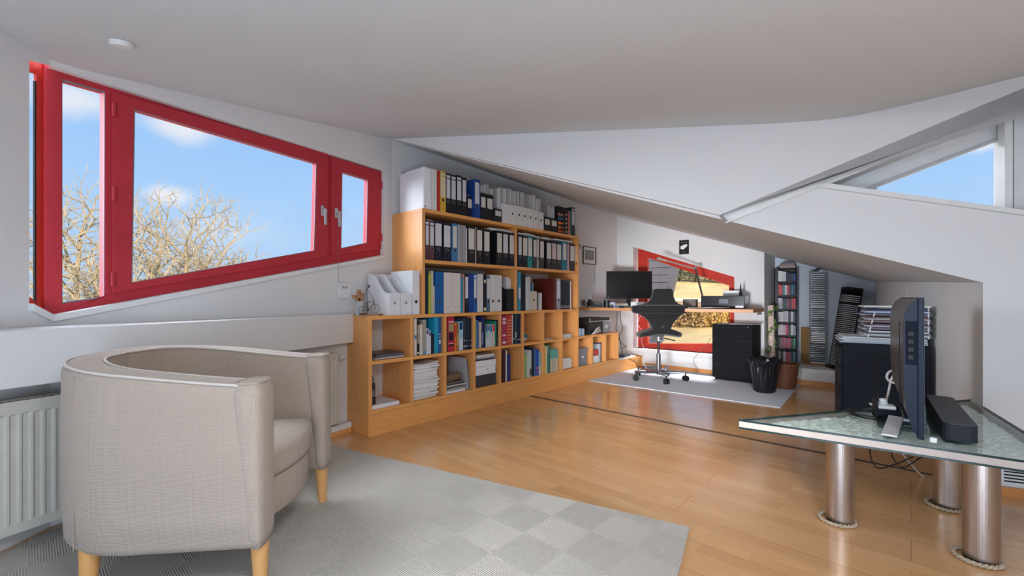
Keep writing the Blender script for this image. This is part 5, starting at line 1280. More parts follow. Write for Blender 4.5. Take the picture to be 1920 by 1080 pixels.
for s_ in (-1, 1): MB().prism([(0, .06), (s_*.05, .17), (s_*.055, .10), (s_*.02, .05)], -.004, .004, Matrix.Translation(c_) @ Matrix(((.74, 0, .67, .0), (.67, 0, -.74, 0), (0, 1, 0, 0), (0, 0, 0, 1)))).build('wing', WHITEP, t)
t = thing('desk_photo', 'small photo frame leaning beside the white winged figure', 'frame', atd2(1093, 5.75, zD))
c_ = atd2(1094, 5.72, zD+.012); Mx = Matrix.Translation(c_) @ Matrix.Rotation(.7, 4, 'Z') @ Matrix.Rotation(-.25, 4, 'X')
MB().box(-.035, .035, -.004, .004, .0, .10, Mx).build('frame', mat('pale_wood_frame', (190, 176, 160), .5), t); MB().box(-.025, .025, -.005, -.004, .012, .088, Mx).build('photo', mat('dark_photo', (80, 60, 60), .3), t)
t = thing('desk_phone', 'black desk telephone on the left part of the desk', 'telephone', atd2(1113, 5.65, zD))
c_ = atd2(1115, 5.62, zD+.008); Mx = Matrix.Translation(c_) @ Matrix.Rotation(.7, 4, 'Z')
MB().add([(-.09, -.09, 0), (.09, -.09, 0), (.09, .09, 0), (-.09, .09, 0), (-.09, -.09, .02), (.09, -.09, .02), (.09, .09, .07), (-.09, .09, .07)], [(3, 2, 1, 0), (4, 5, 6, 7), (0, 1, 5, 4), (1, 2, 6, 5), (2, 3, 7, 6), (3, 0, 4, 7)], Mx).build('base', BLACK, t, bevel=.004)
MB().tube([Mx@Vector(p) for p in ((-.06, -.08, .05), (-.06, -.07, .07), (-.06, .06, .09), (-.06, .08, .075))], .016, 10).build('handset', BLACK, t, smooth=True)
MB().box(-.01, .07, -.05, .05, .045, .052, Mx @ Matrix.Rotation(.25, 4, 'X')).build('keypad', GREY, t)
t = thing('black_pot', 'black pen pot on the desk left of the monitor', 'pen pot', atd2(1138, 5.75, zD))
c_ = atd2(1138, 5.72, zD+.001); MB().lathe([(.04, 0), (.042, .09), (.038, .09), (.036, .01)], c_, 20).build('pot', BLACK, t)
MB().cyl(c_+Vector((0, 0, .02)), c_+Vector((.02, .01, .15)), .004, n=6).cyl(c_+Vector((0, 0, .02)), c_+Vector((-.03, -.005, .14)), .004, n=6).build('pens', GREY, t)
t = thing('tissue_box', 'small pale blue box left of the monitor base', 'box', atd2(1147, 5.5, zD))
c_ = atd2(1148, 5.5, zD); Mx = Matrix.Translation(c_) @ Matrix.Rotation(.74, 4, 'Z'); MB().box(-.03, .03, -.03, .03, .001, .07, Mx).build('box_body', mat('lilac_card', (180, 184, 204), .6), t, bevel=.002)
t = thing('desk_clutter_box', 'long beige card box lying under the monitor', 'box', atd2(1165, 5.75, zD))
c_ = atd2(1165, 5.75, zD); Mx = Matrix.Translation(c_) @ Matrix.Rotation(.74, 4, 'Z'); MB().box(-.08, .08, -.03, .03, .001, .055, Mx).build('box_body', CREAM, t, bevel=.002)
t = thing('headset', 'blue grey headset lying in front of the monitor', 'headset', atd2(1158, 5.3, zD))
c_ = atd2(1156, 5.38, zD+.012); MB().tube([c_+Vector((.07*math.cos(a_), .06*math.sin(a_), 0)) for a_ in [k*.35 for k in range(12)]], .006, 8).build('headband', mat('steel_blue', (90, 120, 160), .4), t, smooth=True)
MB().cyl(c_+Vector((.07, 0, -.01)), c_+Vector((.07, 0, .02)), .022).cyl(c_+Vector((-.05, -.04, -.01)), c_+Vector((-.05, -.04, .02)), .022).build('earpads', BLACK, t)
t = thing('mail_box_card', 'white and red patterned card right of the monitor foot', 'card', atd2(1196, 5.55, zD))
c_ = atd2(1196, 5.62, zD); Mx = Matrix.Translation(c_) @ Matrix.Rotation(.74, 4, 'Z'); MB().box(-.09, .09, -.004, .004, .001, .075, Mx).build('card', WHITEP, t); MB().prism([(.02, .004), (.088, .004), (.088, .07)], .0045, .006, Mx @ Matrix(((1, 0, 0, 0), (0, 0, -1, 0), (0, 1, 0, 0), (0, 0, 0, 1)))).build('red_print', mat('red_print', (190, 50, 50), .5), t)
t = thing('keyboard', 'dark keyboard lying on the desk in front of the monitor', 'keyboard', (-2.62, 5.2, zD))
Mx = Matrix.Translation((-2.62, 5.20, zD)) @ Matrix.Rotation(.30, 4, 'Z'); MB().box(-.21, .21, -.065, .065, .001, .016, Mx).build('keyboard_body', BLACK, t, bevel=.003)
m = MB()
for i in range(14):
    for j in range(4): m.box(-.2+i*.0285, -.2+i*.0285+.024, -.055+j*.028, -.055+j*.028+.023, .016, .02, Mx)
m.build('keys', mat('dark_keys', (44, 44, 48), .5), t)
# desk lamp
def P3(px, py, d): return atd(px, py, d)
t = thing('desk_lamp', 'slim black articulated lamp in front of the office window', 'lamp', atd2(1321, 5.45, zD))
b0 = atd2(1321, 5.45, zD+.001); top = P3(1304, 504, 5.45)
MB().lathe([(.03, 0), (.03, .02), (.018, .035), (.014, .055)], b0, 18).build('clamp_base', mat('grey_clamp', (110, 104, 100), .4), t)
MB().cyl(b0+Vector((0, 0, .045)), top, .011, n=12).build('arm', mat('dark_bronze', (58, 50, 46), .35), t)
e_ = P3(1250, 489, 5.5); MB().cyl(top, e_, .010, n=10).build('upper_arm', mat('dusty_grey', (150, 140, 130), .4), t)
MB().cyl(e_+(e_-top).normalized()*.0, e_+(e_-top).normalized()*.12, .012, .02, n=14).build('lamp_head', mat('dusty_grey2', (170, 158, 146), .4), t)
MB().cyl(top-Vector((0, 0, .0)), top+Vector((0, 0, .03)), .02, n=12).build('joint', MC['grey_clamp'], t)
# cords below the desk
def cord(pts, r, label, material, name='cable', n=10, smooth=True, group=None):
    o = MB().tube(curve_pts(pts, n), r, 6).build(name, material, smooth=True); return tag(o, label, 'cable', group)
dz = .826
cord([atd2(1156, 5.95, dz-.004), P3(1157, 600, 5.95), P3(1155, 618, 5.95), P3(1163, 640, 5.95), P3(1175, 650, 5.9)], .004, 'black cable hanging straight below the left of the desk', BLINE)
cord([atd2(1163, 5.9, dz-.004), P3(1163, 596, 5.9), P3(1167, 617, 5.9), P3(1161, 630, 5.9), P3(1166, 655, 5.9)], .004, 'second black cable hanging below the desk with a bend', BLINE)
cord([P3(1344, 585, 5.3), P3(1340, 600, 5.35), P3(1338, 606, 5.4)], .003, 'short grey cable below the desk by the drawer unit', GREY)
cord([P3(1201, 592, 5.7), P3(1196, 608, 5.75), P3(1205, 622, 5.75), P3(1203, 640, 5.75), P3(1209, 660, 5.75), P3(1204, 676, 5.75), Vector((-2.67, 5.70, .012))], .003, 'thin white cable dangling in the office window reveal', CABLEW)
cord([Vector((-2.55, 5.82, .012)), Vector((-2.3, 5.80, .014)), Vector((-2.05, 5.86, .02)), P3(1300, 675, 5.62), P3(1322, 650, 5.6), P3(1333, 634, 5.58)], .0032, 'grey cable rising from the floor along the radiator cover', mat('grey_cable', (120, 108, 104), .6))
cord([Vector((-2.845, 5.5, .16)), Vector((-2.80, 5.62, .10)), Vector((-2.82, 5.72, .014)), Vector((-2.70, 5.60, .014)), Vector((-2.60, 5.72, .014)), Vector((-2.72, 5.80, .014))], .005, 'tangled black cable falling over the plinth end', BLINE)
# router on the plinth end
t = thing('router', 'flat dark blue router lying on the plinth end', 'router', (-3.0, 5.46, .159))
Mx = Matrix.Translation((-2.99, 5.55, .180)) @ Matrix.Rotation(.1, 4, 'Z'); MB().box(-.08, .10, -.11, .11, 0, .028, Mx).build('case', mat('dark_blue_plastic', (34, 44, 66), .3), t, bevel=.006)
MB().tube([Mx@Vector(p) for p in curve_pts([(.05, -.07, .028), (.05, -.05, .10), (.05, .0, .14), (.05, .05, .10), (.05, .07, .028)], 6)], .003, 6).build('antenna_loop', BLINE, t, smooth=True)
o = MB().box(-3.16, -2.87, 5.27, 5.75, .159, .179).build('paper_pile', PAPERS); tag(o, 'flat pale papers under the router on the plinth end', 'papers')
# power adapters on the floor
for px, lab in ((1213, 'black power strip on the floor behind the chair base, left one'), (1232, 'black power adapter on the floor behind the chair column')):
    p_ = onZ(px, 689, .03); t = thing('power_adapter', lab, 'adapter', (p_.x, p_.y, .009))
    p_.y = min(p_.y, 5.80)
    Mx = Matrix.Translation((p_.x, p_.y, .009)) @ Matrix.Rotation(.4, 4, 'Z'); MB().box(-.07, .07, -.035, .035, 0, .05, Mx).build('case', BLACK, t, bevel=.006)
# drawer unit
def drawers(M, W_, Dp, H_, label, name='drawer_unit', hand=True, mt=BLACKP):
    o_ = M.translation; t = thing(name, label, 'drawer unit', o_)
    MB().box(0, W_, .02, Dp, .03, H_, M).box(.02, W_-.02, .04, Dp-.02, 0, .03, M).build('carcass', mt, t, bevel=.002)
    hs = (H_-.05)/4
    for k in range(4):
        z0 = .035+k*hs
        d_ = MB().box(.002, W_-.002, -.0, .019, z0, z0+hs-.010, M).build('drawer', mt, t, bevel=.002)
        MB().box(.002, W_-.002, .006, .0195, z0+hs-.009, z0+hs-.003, M).build('grip_gap', DARK, d_)
    MB().box(-.002, W_+.002, -.002, Dp+.002, H_, H_+.012, M).build('top', mt, t, bevel=.001)
    return t
Md = Matrix.Translation((-1.78, 5.56, .0085))
drawers(Md, .44, .37, .655, 'black four drawer unit under the right end of the desk')
t = thing('paper_pile', 'white papers spread on the black drawer unit under the desk', 'papers', (-1.56, 5.72, .676))
for k in range(5):
    Mx = Matrix.Translation((-1.64+.06*k, 5.72, .677+k*.002)) @ Matrix.Rotation(.25*math.sin(k*2), 4, 'Z'); MB().box(-.12, .12, -.13, .13, 0, .0018, Mx).build('sheet', col_mat(((216, 222, 232), (226, 226, 228))[k % 2], .8, 'sheet'), t)
o = MB().cyl((-1.385, 5.556, .655), (-1.385, 5.548, .655), .008).build('lock', CHROME); o.parent = None
tag(o, 'round chrome lock on the drawer unit top edge', 'lock')
# waste bin with black bag
bc = Vector((-1.135, 5.19, .008))
t = thing('waste_bin', 'black waste bin lined with a crumpled black bag on the pale rug', 'bin', bc)
rows = []
for i, (r_, z_) in enumerate(((.085, 0), (.10, .02), (.115, .15), (.13, .26), (.15, .315), (.158, .33), (.15, .35), (.12, .30), (.11, .22))):
    rows.append([bc+Vector((r_*math.cos(2*PI*j/36)*(1+.05*math.sin(j*2.3+i)), r_*math.sin(2*PI*j/36)*(1+.05*math.cos(j*1.9+i)), max(0, z_+(.012*math.sin(j*1.4+i*.8) if i > 2 else 0)))) for j in range(36)])
m = MB().grid(rows, True); m.f.append(tuple(range(36))); m.f.append(tuple(8*36+j for j in range(36))); m.build('bag', mat('black_bin_bag', (18, 20, 26), .28), t, smooth=False)
# wicker basket
bc = Vector((-1.03, 5.57, .008))
t = thing('wicker_basket', 'round brown wicker basket behind the black waste bin', 'basket', bc)
m = MB()
for k in range(17):
    z_ = .01+k*.015; r_ = .105+.028*(k/16)
    m.tube([bc+Vector(((r_+.004*math.sin(j*PI+k*PI))*math.cos(2*PI*j/40), (r_+.004*math.sin(j*PI+k*PI))*math.sin(2*PI*j/40), z_)) for j in range(40)], .0085, 6, True)
m.build('woven_wall', mat('wicker', (112, 68, 44), .6, var=(60, .3, (1, 1, 1))), t, smooth=True)
MB().torus(bc+Vector((0, 0, .262)), (0, 0, 1), .138, .012, 40, 8).build('rim', MC['wicker'], t, smooth=True)
MB().cyl(bc+Vector((0, 0, .001)), bc+Vector((0, 0, .012)), .10, n=30).build('base', MC['wicker'], t)
m = MB()
for j in range(24): a_ = 2*PI*j/24; m.cyl(bc+Vector((.102*math.cos(a_), .102*math.sin(a_), .005)), bc+Vector((.131*math.cos(a_), .131*math.sin(a_), .255)), .004, n=6)
m.build('stakes', MC['wicker'], t)
# gift wrap roll and ivy
t = thing('wrapping_roll', 'tall roll of pink spotted wrapping paper in the niche corner', 'paper roll', (-1.235, 6.06, .186))
m_ = mat('spotted_paper', (216, 192, 178), .6, var=(70, .75, (1, 1, 1)))
MB().cyl((-1.24, 6.05, .186), (-1.255, 6.03, .90), .034, n=24).build('roll', m_, t)
t = thing('ivy_garland', 'green leafy garland winding around the spotted paper roll', 'garland', (-1.235, 6.0, .3))
pts = [Vector((-1.245+.042*math.cos(k*.55), 6.03+.042*math.sin(k*.55), .22+k*.0185)) for k in range(36)]
MB().tube(pts, .002, 5).build('stem', mat('green_stem', (60, 90, 40), .7), t)
m = MB()
for k in range(0, 150):
    q_ = pts[random.randrange(36)]+Vector((random.uniform(-.012, .02), random.uniform(-.02, .0), random.uniform(-.03, .03))); a_ = random.uniform(0, 6.28); s_ = random.uniform(.016, .028)
    Mx = Matrix.Translation(q_) @ Matrix.Rotation(a_, 4, 'Z') @ Matrix.Rotation(random.uniform(.4, 1.4), 4, 'X')
    m.add([(0, 0, 0), (s_*.6, s_*.5, .002), (0, s_*1.4, 0), (-s_*.6, s_*.5, .002), (0, .4*s_, -.002)], [(0, 1, 2, 3), (0, 3, 2, 1)] if False else [(0, 1, 2), (0, 2, 3), (0, 4, 1), (0, 3, 4), (4, 2, 1), (4, 3, 2)], Mx)
o = m.build('leaves', mat('ivy_green', (104, 140, 60), .5), t)

# ------------------------------------------------------------------ niche: disc racks
zn = .1855
BD = mat('black_rack', (12, 12, 16), .45)
trk = thing('disc_tower', 'black tower rack of seven shelves in the niche corner', 'rack', (-1.16, 6.42, zn), math.radians(16))
Wt, Dt, Ht = .098, .075, 1.18
MB().box(-Wt-.03, -Wt, -Dt, Dt, 0, Ht).build('side_panel', BD, trk, local=True); MB().box(Wt, Wt+.008, -Dt, Dt, 0, Ht).build('side_panel', BD, trk, local=True)
MB().box(-Wt, Wt, Dt-.008, Dt, 0, Ht).build('back_panel', BD, trk, local=True)
lv = [0, .165, .33, .495, .66, .83, 1.0, Ht-.012]
for z_ in lv: MB().box(-Wt, Wt, -Dt, Dt-.008, z_, z_+.012).build('shelf', BD, trk, local=True)
pal = [[(150, 150, 156), (60, 50, 56), (196, 198, 204), (170, 60, 90), (190, 80, 100), (20, 60, 70), (70, 130, 140)],
       [(70, 60, 66), (130, 60, 76), (160, 50, 74), (140, 50, 70), (176, 60, 84), (30, 36, 44), (40, 130, 96)],
       [(200, 190, 186), (206, 180, 190), (196, 170, 180), (200, 40, 80), (40, 36, 42), (200, 200, 204), (150, 160, 170)],
       [(190, 180, 190), (206, 196, 200), (176, 170, 176), (190, 186, 190), (60, 56, 62), (200, 200, 206), (70, 66, 74)],
       [(206, 190, 200), (180, 170, 180), (30, 50, 56), (24, 80, 80), (150, 40, 60), (40, 44, 50), (196, 50, 70), (200, 60, 76)],
       [(200, 50, 50), (196, 60, 46), (40, 110, 120), (200, 210, 206), (196, 50, 60), (40, 44, 60), (40, 110, 140), (30, 50, 70)],
       [(226, 226, 228), (206, 208, 210), (220, 220, 222), (30, 40, 70), (24, 36, 60), (40, 50, 70), (30, 70, 150)]]
LVN = ['bottom', 'second', 'third', 'middle', 'fifth', 'sixth', 'top']
CN = lambda c: ('white' if min(c) > 195 else 'pink' if c[0] > 180 and c[1] > 90 else 'red' if c[0] > c[1]*1.7 and c[0] > 120 else 'grey' if max(c)-min(c) < 30 and max(c) > 90 else 'teal' if c[1] > c[0]*1.3 and c[1] > 60 else 'blue' if c[2] > 100 else 'dark')
Mt = MW[trk.name]
for li, cs_ in enumerate(pal):
    x = -Wt+.004; wdt = (2*Wt-.01)/len(cs_)
    for k, c in enumerate(cs_):
        hh = .125+random.uniform(-.006, .010)
        if li == 6: hh = .13-.006*k
        t = thing('disc_case', '%s cased disc, %s from left on the black tower\'s %s shelf' % (CN(c), ORD[k], LVN[li]), 'disc case', Mt@Vector((x+wdt/2, -Dt+.02, lv[li]+.012)), math.radians(16), 'cased discs in the black tower rack')
        I = Mt
        MB().box(x, x+wdt-.0012, -Dt+.006, -Dt+.125, lv[li]+.0125, lv[li]+.0125+hh, Mt).build('case', col_mat(c, .3, 'case'), t)
        MB().box(x+wdt*.2, x+wdt*.7, -Dt+.0052, -Dt+.006, lv[li]+.0125+hh*.1, lv[li]+.0125+hh*.8, Mt).build('spine_print', col_mat(tuple(int(v*.7+40) for v in c), .5, 'print'), t)
        x += wdt
t = thing('paperback_stack', 'pale books stacked flat on top of the black tower rack', 'books', Mt@Vector((0, 0, Ht)))
for k, c in enumerate(((176, 150, 146), (150, 126, 128), (120, 112, 122))): MB().box(-.075+.01*k, .085-.01*k, -.07, .06, Ht+.0005+k*.022, Ht+.021+k*.022, Mt).build('book', col_mat(c, .6, 'cover'), t)
o = MB().box(-1.02, -.90, 6.50, 6.512, zn, zn+.44).build('cardboard_sheet', CARDB); tag(o, 'plain brown cardboard sheet leaning beside the black tower rack', 'cardboard')
# wire rack with flat discs
rk = thing('wire_disc_rack', 'slim silver wire rack of stacked discs on a wooden base', 'rack', (-.83, 6.40, zn), math.radians(6))
Mk = MW[rk.name]
MB().lathe([(.12, 0), (.12, .014), (.11, .02)], (0, 0, 0), 30, Matrix.Scale(1.0, 4, (1, 0, 0))).build('base', mat('ply', (150, 104, 60), .5), rk, local=True)
for s_ in (-1, 1): MB().cyl((s_*.083, -.03, .02), (s_*.083, -.03, 1.13), .0035, n=8).cyl((s_*.083, .06, .02), (s_*.083, .06, 1.13), .0035, n=8).build('wire_post', SILV, rk, local=True)
MB().tube([(-.083, .06, 1.13), (0, .06, 1.15), (.083, .06, 1.13)], .0035, 6).build('top_wire', SILV, rk, local=True)
zc = .024; k = 0
cl = [(206, 206, 206), (30, 32, 40), (150, 152, 156), (120, 118, 112), (24, 26, 38), (176, 176, 170), (96, 92, 84), (60, 62, 72), (160, 156, 130), (40, 40, 50)]
while zc < 1.10:
    c = cl[(k*7+k//3) % 10]
    if .55 < zc < 1.02 and k % 4: c = (134, 134, 136)
    o = MB().box(-.071, .071, -.062, .062, zc, zc+.0098, Mk @ Matrix.Rotation(random.uniform(-.03, .03), 4, 'Z')).build('disc_case', col_mat(c, .3, 'case'))
    tag(o, 'flat %s disc case stacked in the slim wire rack' % CN(c), 'disc case', 'flat disc cases in the wire rack')
    zc += .0218 if k % 9 else .036; k += 1
NWIRE = k
t = thing('trinket', 'small dark green trinket on top of the wire rack', 'ornament', Mk@Vector((0, 0, 1.1)))
crumple(tuple(Mk@Vector((0, 0, zc+.001))), (.06, .05, .05), 2, 'small dark knitted trinket lying on top of the wire rack', 'knitted_trinket', (mat('moss', (50, 62, 46), .9), mat('dark_mauve', (60, 44, 50), .9)), 'ornament')
bpy.data.objects.remove(t)
# leaning black rack
rl = thing('leaning_disc_rack', 'tall black rack of discs leaning against the niche wall', 'rack', (-.60, 6.24, zn))
Ml = Matrix.Translation((-.615, 6.22, zn)) @ Matrix.Rotation(math.radians(28), 4, 'Z') @ Matrix.Rotation(math.radians(8.5), 4, 'Y')
MB().box(.066, .080, -.07, .085, .02, .93, Ml).box(-.07, .08, .07, .085, .02, .93, Ml).box(-.07, .08, -.07, .085, .90, .93, Ml).build('frame', BD, rl); MB().box(-.09, .10, -.09, .10, .0, .02, Matrix.Translation((-.615, 6.22, zn)) @ Matrix.Rotation(math.radians(28), 4, 'Z')).build('foot', BD, rl)
zc = .035; k = 0
while zc < .84:
    c = (196, 196, 198) if k % 17 != 16 else (40, 40, 44)
    o = MB().box(-.072, .064, -.068, .062, zc, zc+.010, Ml).build('disc_case', col_mat(c, .3, 'case'))
    tag(o, '%s disc case stacked in the leaning black rack' % ('pale' if c[0] > 100 else 'dark'), 'disc case', 'disc cases in the leaning rack'); zc += .0215; k += 1

# ------------------------------------------------------------------ dark drawer unit with letter trays
dD = (Vector(ND)-Vector(K)).normalized()          # along the alcove wall, away from the camera
Mc = Matrix(((-dD.x*0, 0, 0, 0),)*4) if False else None
ex = Vector((dD.x, dD.y, 0)); ey = Vector((-dD.y, dD.x, 0)); ey = -ey if ey.x < 0 else ey   # ey points to the alcove wall (+x)
org = Vector((-.385, 4.005, 0))
Mc = Matrix(((ex.x, ey.x, 0, org.x), (ex.y, ey.y, 0, org.y), (0, 0, 1, .0), (0, 0, 0, 1)))
drawers(Mc, .42, .49, .655, 'dark blue black drawer unit against the alcove wall behind the television', mt=NAVY)
t = thing('paper_pile', 'long pale sheets piled on the dark drawer unit', 'papers', Mc@Vector((.2, .2, .668)))
for k in range(4):
    MB().box(.01+.006*k, .40-.01*k, .0+.02*(k % 2), .48, .6682+k*.011, .6682+(k+1)*.011-.001, Mc).build('sheaf', col_mat(((176, 190, 206), (206, 212, 220), (196, 202, 212), (214, 220, 226))[k], .7, 'sheet'), t, bevel=.001)
t = thing('letter_tray', 'stack of white wire letter trays full of magazines on drawer unit', 'letter tray', Mc@Vector((.15, .3, .713)))
WT = mat('white_wire', (226, 226, 230), .4)
for k in range(4):
    z_ = .718+k*.050
    m = MB(); x0, x1, y0, y1 = .01, .28, .13, .50
    m.tube([Mc@Vector(p) for p in ((x0, y0, z_+.006), (x1, y0, z_+.006), (x1, y1, z_+.006), (x0, y1, z_+.006))], .003, 6, True)
    m.tube([Mc@Vector(p) for p in ((x0-.03, y0+.015, z_+.03), (x0, y0, z_+.006), (x0, y1, z_+.006), (x0-.03, y1-.02, z_+.03))], .003, 6)
    for q_ in range(6): yy = y0+.03+q_*.06; m.cyl(Mc@Vector((x0, yy, z_+.006)), Mc@Vector((x1, yy, z_+.006)), .0018, n=6)
    m.build('tray', WT, t, smooth=True)
MB().tube([Mc@Vector(p) for p in ((-.004, .16, .716), (.0, .20, .90))], .005, 8).tube([Mc@Vector(p) for p in ((-.004, .48, .716), (.0, .48, .93))], .005, 8).build('upright', WT, t)
for k in range(4):
    z_ = .728+k*.050; cs_ = [((206, 210, 216), (60, 70, 84)), ((90, 60, 84), (186, 190, 196)), ((110, 66, 60), (176, 186, 190)), ((40, 60, 110), (206, 214, 226))][k]
    for j in range(3):
        c = cs_[j % 2]; o = MB().box(.0-.012*j, .27, .14+.012*j, .49-.008*j, z_+j*.0115, z_+j*.0115+.0105, Mc).build('magazine', col_mat(c, .4, 'cover'))
        tag(o, '%s magazine, %s up in the %s letter tray' % (CN(c), ('lowest', 'middle', 'highest')[j], ('lowest', 'second', 'third', 'topmost')[k]), 'magazine', 'magazines in the white letter trays')
o = MB().box(-.02, .27, .135, .49, .713+.215, .713+.226, Mc).build('magazine', mat('white_gloss', (222, 226, 222), .35)); tag(o, 'white magazine lying open on top of all the letter trays', 'magazine')

# ------------------------------------------------------------------ glass table
zG = .44
tb = [(-.585, 2.19), (.425, 2.315), (.248, 3.49)]
def inset(poly, d):
    n = len(poly); out = []
    ar = sum(poly[i][0]*poly[(i+1)%n][1]-poly[(i+1)%n][0]*poly[i][1] for i in range(n)); sg = 1 if ar > 0 else -1
    for i in range(n):
        p0, p1, p2 = Vector(poly[i-1]), Vector(poly[i]), Vector(poly[(i+1)%n])
        d1 = (p1-p0).normalized(); d2 = (p2-p1).normalized(); n1 = Vector((-d1.y, d1.x))*sg; n2 = Vector((-d2.y, d2.x))*sg
        b_ = (n1+n2).normalized(); out.append(tuple(p1+b_*d/max(.25, b_.dot(n1))))
    return out
t = thing('glass_table', 'triangular glass top table on three steel cylinder legs', 'table', (.03, 2.66, 0))
tin = inset(tb, .004); t2 = inset(tb, .05)
MB().prism(tb, zG-.008, zG).build('glass_top', TGLASS, t)
MB().ring(tb, [tin], zG-.0082, zG-.0006).build('glass_edge', EDGEG, t)
MB().ring(inset(tb, .001), [inset(tb, .022)], zG-.034, zG-.0085).build('metal_frame', mat('satin_frame', (178, 168, 160), .5, metal=.1), t)
MB().ring(tb, [inset(tb, .03)], zG-.042, zG-.0345).build('lower_glass_edge', EDGEG, t)
MB().prism(inset(tb, .022), zG-.040, zG-.034).build('tray_bottom', mat('tray_glass', (150, 176, 168), .3), t)
# crushed glass: jagged relief sheet
rows = []; t3 = inset(tb, .045); random.seed(3)
A_, B_, C_ = [Vector(p) for p in t3]; nn = 64; vs = []; idx = {}
for i in range(nn+1):
    for j in range(nn+1-i):
        p = A_+(B_-A_)*i/nn+(C_-A_)*j/nn; idx[i, j] = len(vs)
        vs.append((p.x+random.uniform(-.004, .004), p.y+random.uniform(-.004, .004), zG-.022+random.uniform(0, .011)))
fs = []
for i in range(nn):
    for j in range(nn-i):
        fs.append((idx[i, j], idx[i+1, j], idx[i, j+1]))
        if i+j < nn-1: fs.append((idx[i+1, j], idx[i+1, j+1], idx[i, j+1]))
o = MB().add(vs, fs).build('crushed_glass', CRUSH, t); o['kind'] = 'stuff'
for x, y in ((-.235, 2.433), (.197, 2.437), (.13, 2.944)):
    l = MB().cyl((x, y, .012), (x, y, zG-.042), .052, n=48).build('leg', STEEL, t, smooth=False)
    pts = []
    for j in range(40): a_ = 2*PI*j/40; pts.append((x+.058*math.cos(a_)-.012, y+.058*math.sin(a_)-.004, .009))
    m = MB()
    for sft in (0, PI):
        m.tube([Vector((x-.010+(.066+.004*math.cos(j*1.1+sft))*math.cos(2*PI*j/70), y-.004+(.066+.004*math.cos(j*1.1+sft))*math.sin(2*PI*j/70), .009+.004*math.sin(j*1.1+sft))) for j in range(70)], .0052, 6, True)
    m.build('rope_ring', ROPE, l, smooth=True)
    MB().cyl((x, y, .0005), (x, y, .012), .050, n=32).build('foot', BLACK, l)
# television
tvd = Vector((-.064, .94, 0)).normalized(); tvn = Vector((-tvd.y, tvd.x, 0)); tvn = tvn if tvn.x > 0 else -tvn
tvo = Vector((.037, 2.262, 0))
Mtv = Matrix(((tvd.x, tvn.x, 0, tvo.x), (tvd.y, tvn.y, 0, tvo.y), (0, 0, 1, 0), (0, 0, 0, 1)))   # x along, y towards the screen side
t = thing('television', 'flat television seen edge-on standing on the glass table', 'television', tvo+tvd*.46+Vector((0, 0, zG)))
TVB = mat('tv_casing', (14, 25, 42), .5, spec=.2); LT = .93; z0, z1 = .462, .998
MB().box(0, LT, -.018, 0, z0, z1, Mtv).build('bezel', TVB, t, bevel=.003)
MB().box(.012, LT-.012, 0, .0012, z0+.02, z1-.012, Mtv).build('screen', mat('tv_screen', (10, 10, 12), .12), t)
prof = [(-.018, z0+.006), (-.030, z0+.03), (-.050, z0+.10), (-.058, z0+.2), (-.060, z1-.12), (-.055, z1-.06), (-.038, z1-.018), (-.018, z1-.004)]
n = len(prof); m = MB()
TVK = mat('tv_back_panel', (84, 77, 72), .3, metal=.3, bump=(60, .2))
m.add([(.012, a_, b_) for a_, b_ in prof]+[(LT-.012, a_, b_) for a_, b_ in prof], [tuple(range(n)), tuple(range(2*n-1, n-1, -1))]+[(i, (i+1)%n, n+(i+1)%n, n+i) for i in range(n)], Mtv)
bk = m.build('back_cover', TVK, t, bevel=.003)
MB().add([(.007, a_*.99, b_) for a_, b_ in prof]+[(.0118, a_*.99, b_) for a_, b_ in prof], [tuple(range(n)), tuple(range(2*n-1, n-1, -1))]+[(i, (i+1)%n, n+(i+1)%n, n+i) for i in range(n)], Mtv).build('end_cap', TVB, bk)
MB().box(.004, .0065, -.052, -.018, z0+.28, z1-.09, Mtv).build('port_panel', mat('port_blue', (12, 19, 32), .7, spec=.1), bk)
m = MB()
for k in range(4): m.box(.0028, .0045, -.044, -.030, z0+.30+k*.03, z0+.316+k*.03, Mtv)
m.build('ports', DARK, bk)
MB().box(.18, .184, -.0615, -.02, z0+.10, z1-.10, Mtv).build('seam_line', DARK, bk)
MB().box(.38, .54, -.03, .0, zG+.016, z0+.04, Mtv).build('stand_neck', TVB, t)
MB().box(.20, .72, -.13, .11, zG+.0010, zG+.009, Mtv).build('stand_plate', glass_mat('clear_stand', (.93, .96, .96), .1), t)
MB().box(.36, .56, -.06, .03, zG+.0092, zG+.018, Mtv).build('stand_foot', SILV, t)
# small media box with plug socket, silver cradle
p_ = onZ(1672, 800, zG); 
t = thing('power_brick', 'dark blue holder with a white plug strip behind the television', 'power strip', (p_.x, p_.y+.2, zG))
c_ = onZ(1668, 787, zG); Mx = Matrix.Translation((c_.x, c_.y+.02, zG)) @ Matrix.Rotation(.25, 4, 'Z')
MB().box(-.055, .035, -.03, .05, .001, .045, Mx).box(-.055, -.049, -.03, .05, .045, .085, Mx).box(.025, .031, -.03, .05, .045, .07, Mx).build('holder', NAVY, t, bevel=.002)
MB().box(-.045, .020, -.02, .04, .0455, .062, Mx).build('socket_strip', TRIM, t, bevel=.004)
MB().cyl(Mx@Vector((-.02, .015, .062)), Mx@Vector((-.02, .015, .088)), .018, .014, 18).build('plug', TRIM, t)
t = thing('silver_stand', 'small sloping silver stand at the foot of the television', 'stand', (p_.x, p_.y, zG))
c1_ = onZ(1652, 817, zG); c2_ = onZ(1683, 822, zG); c3_ = onZ(1694, 795, zG); c4_ = onZ(1666, 790, zG)
m = MB(); q_ = [c1_, c2_, c3_, c4_]
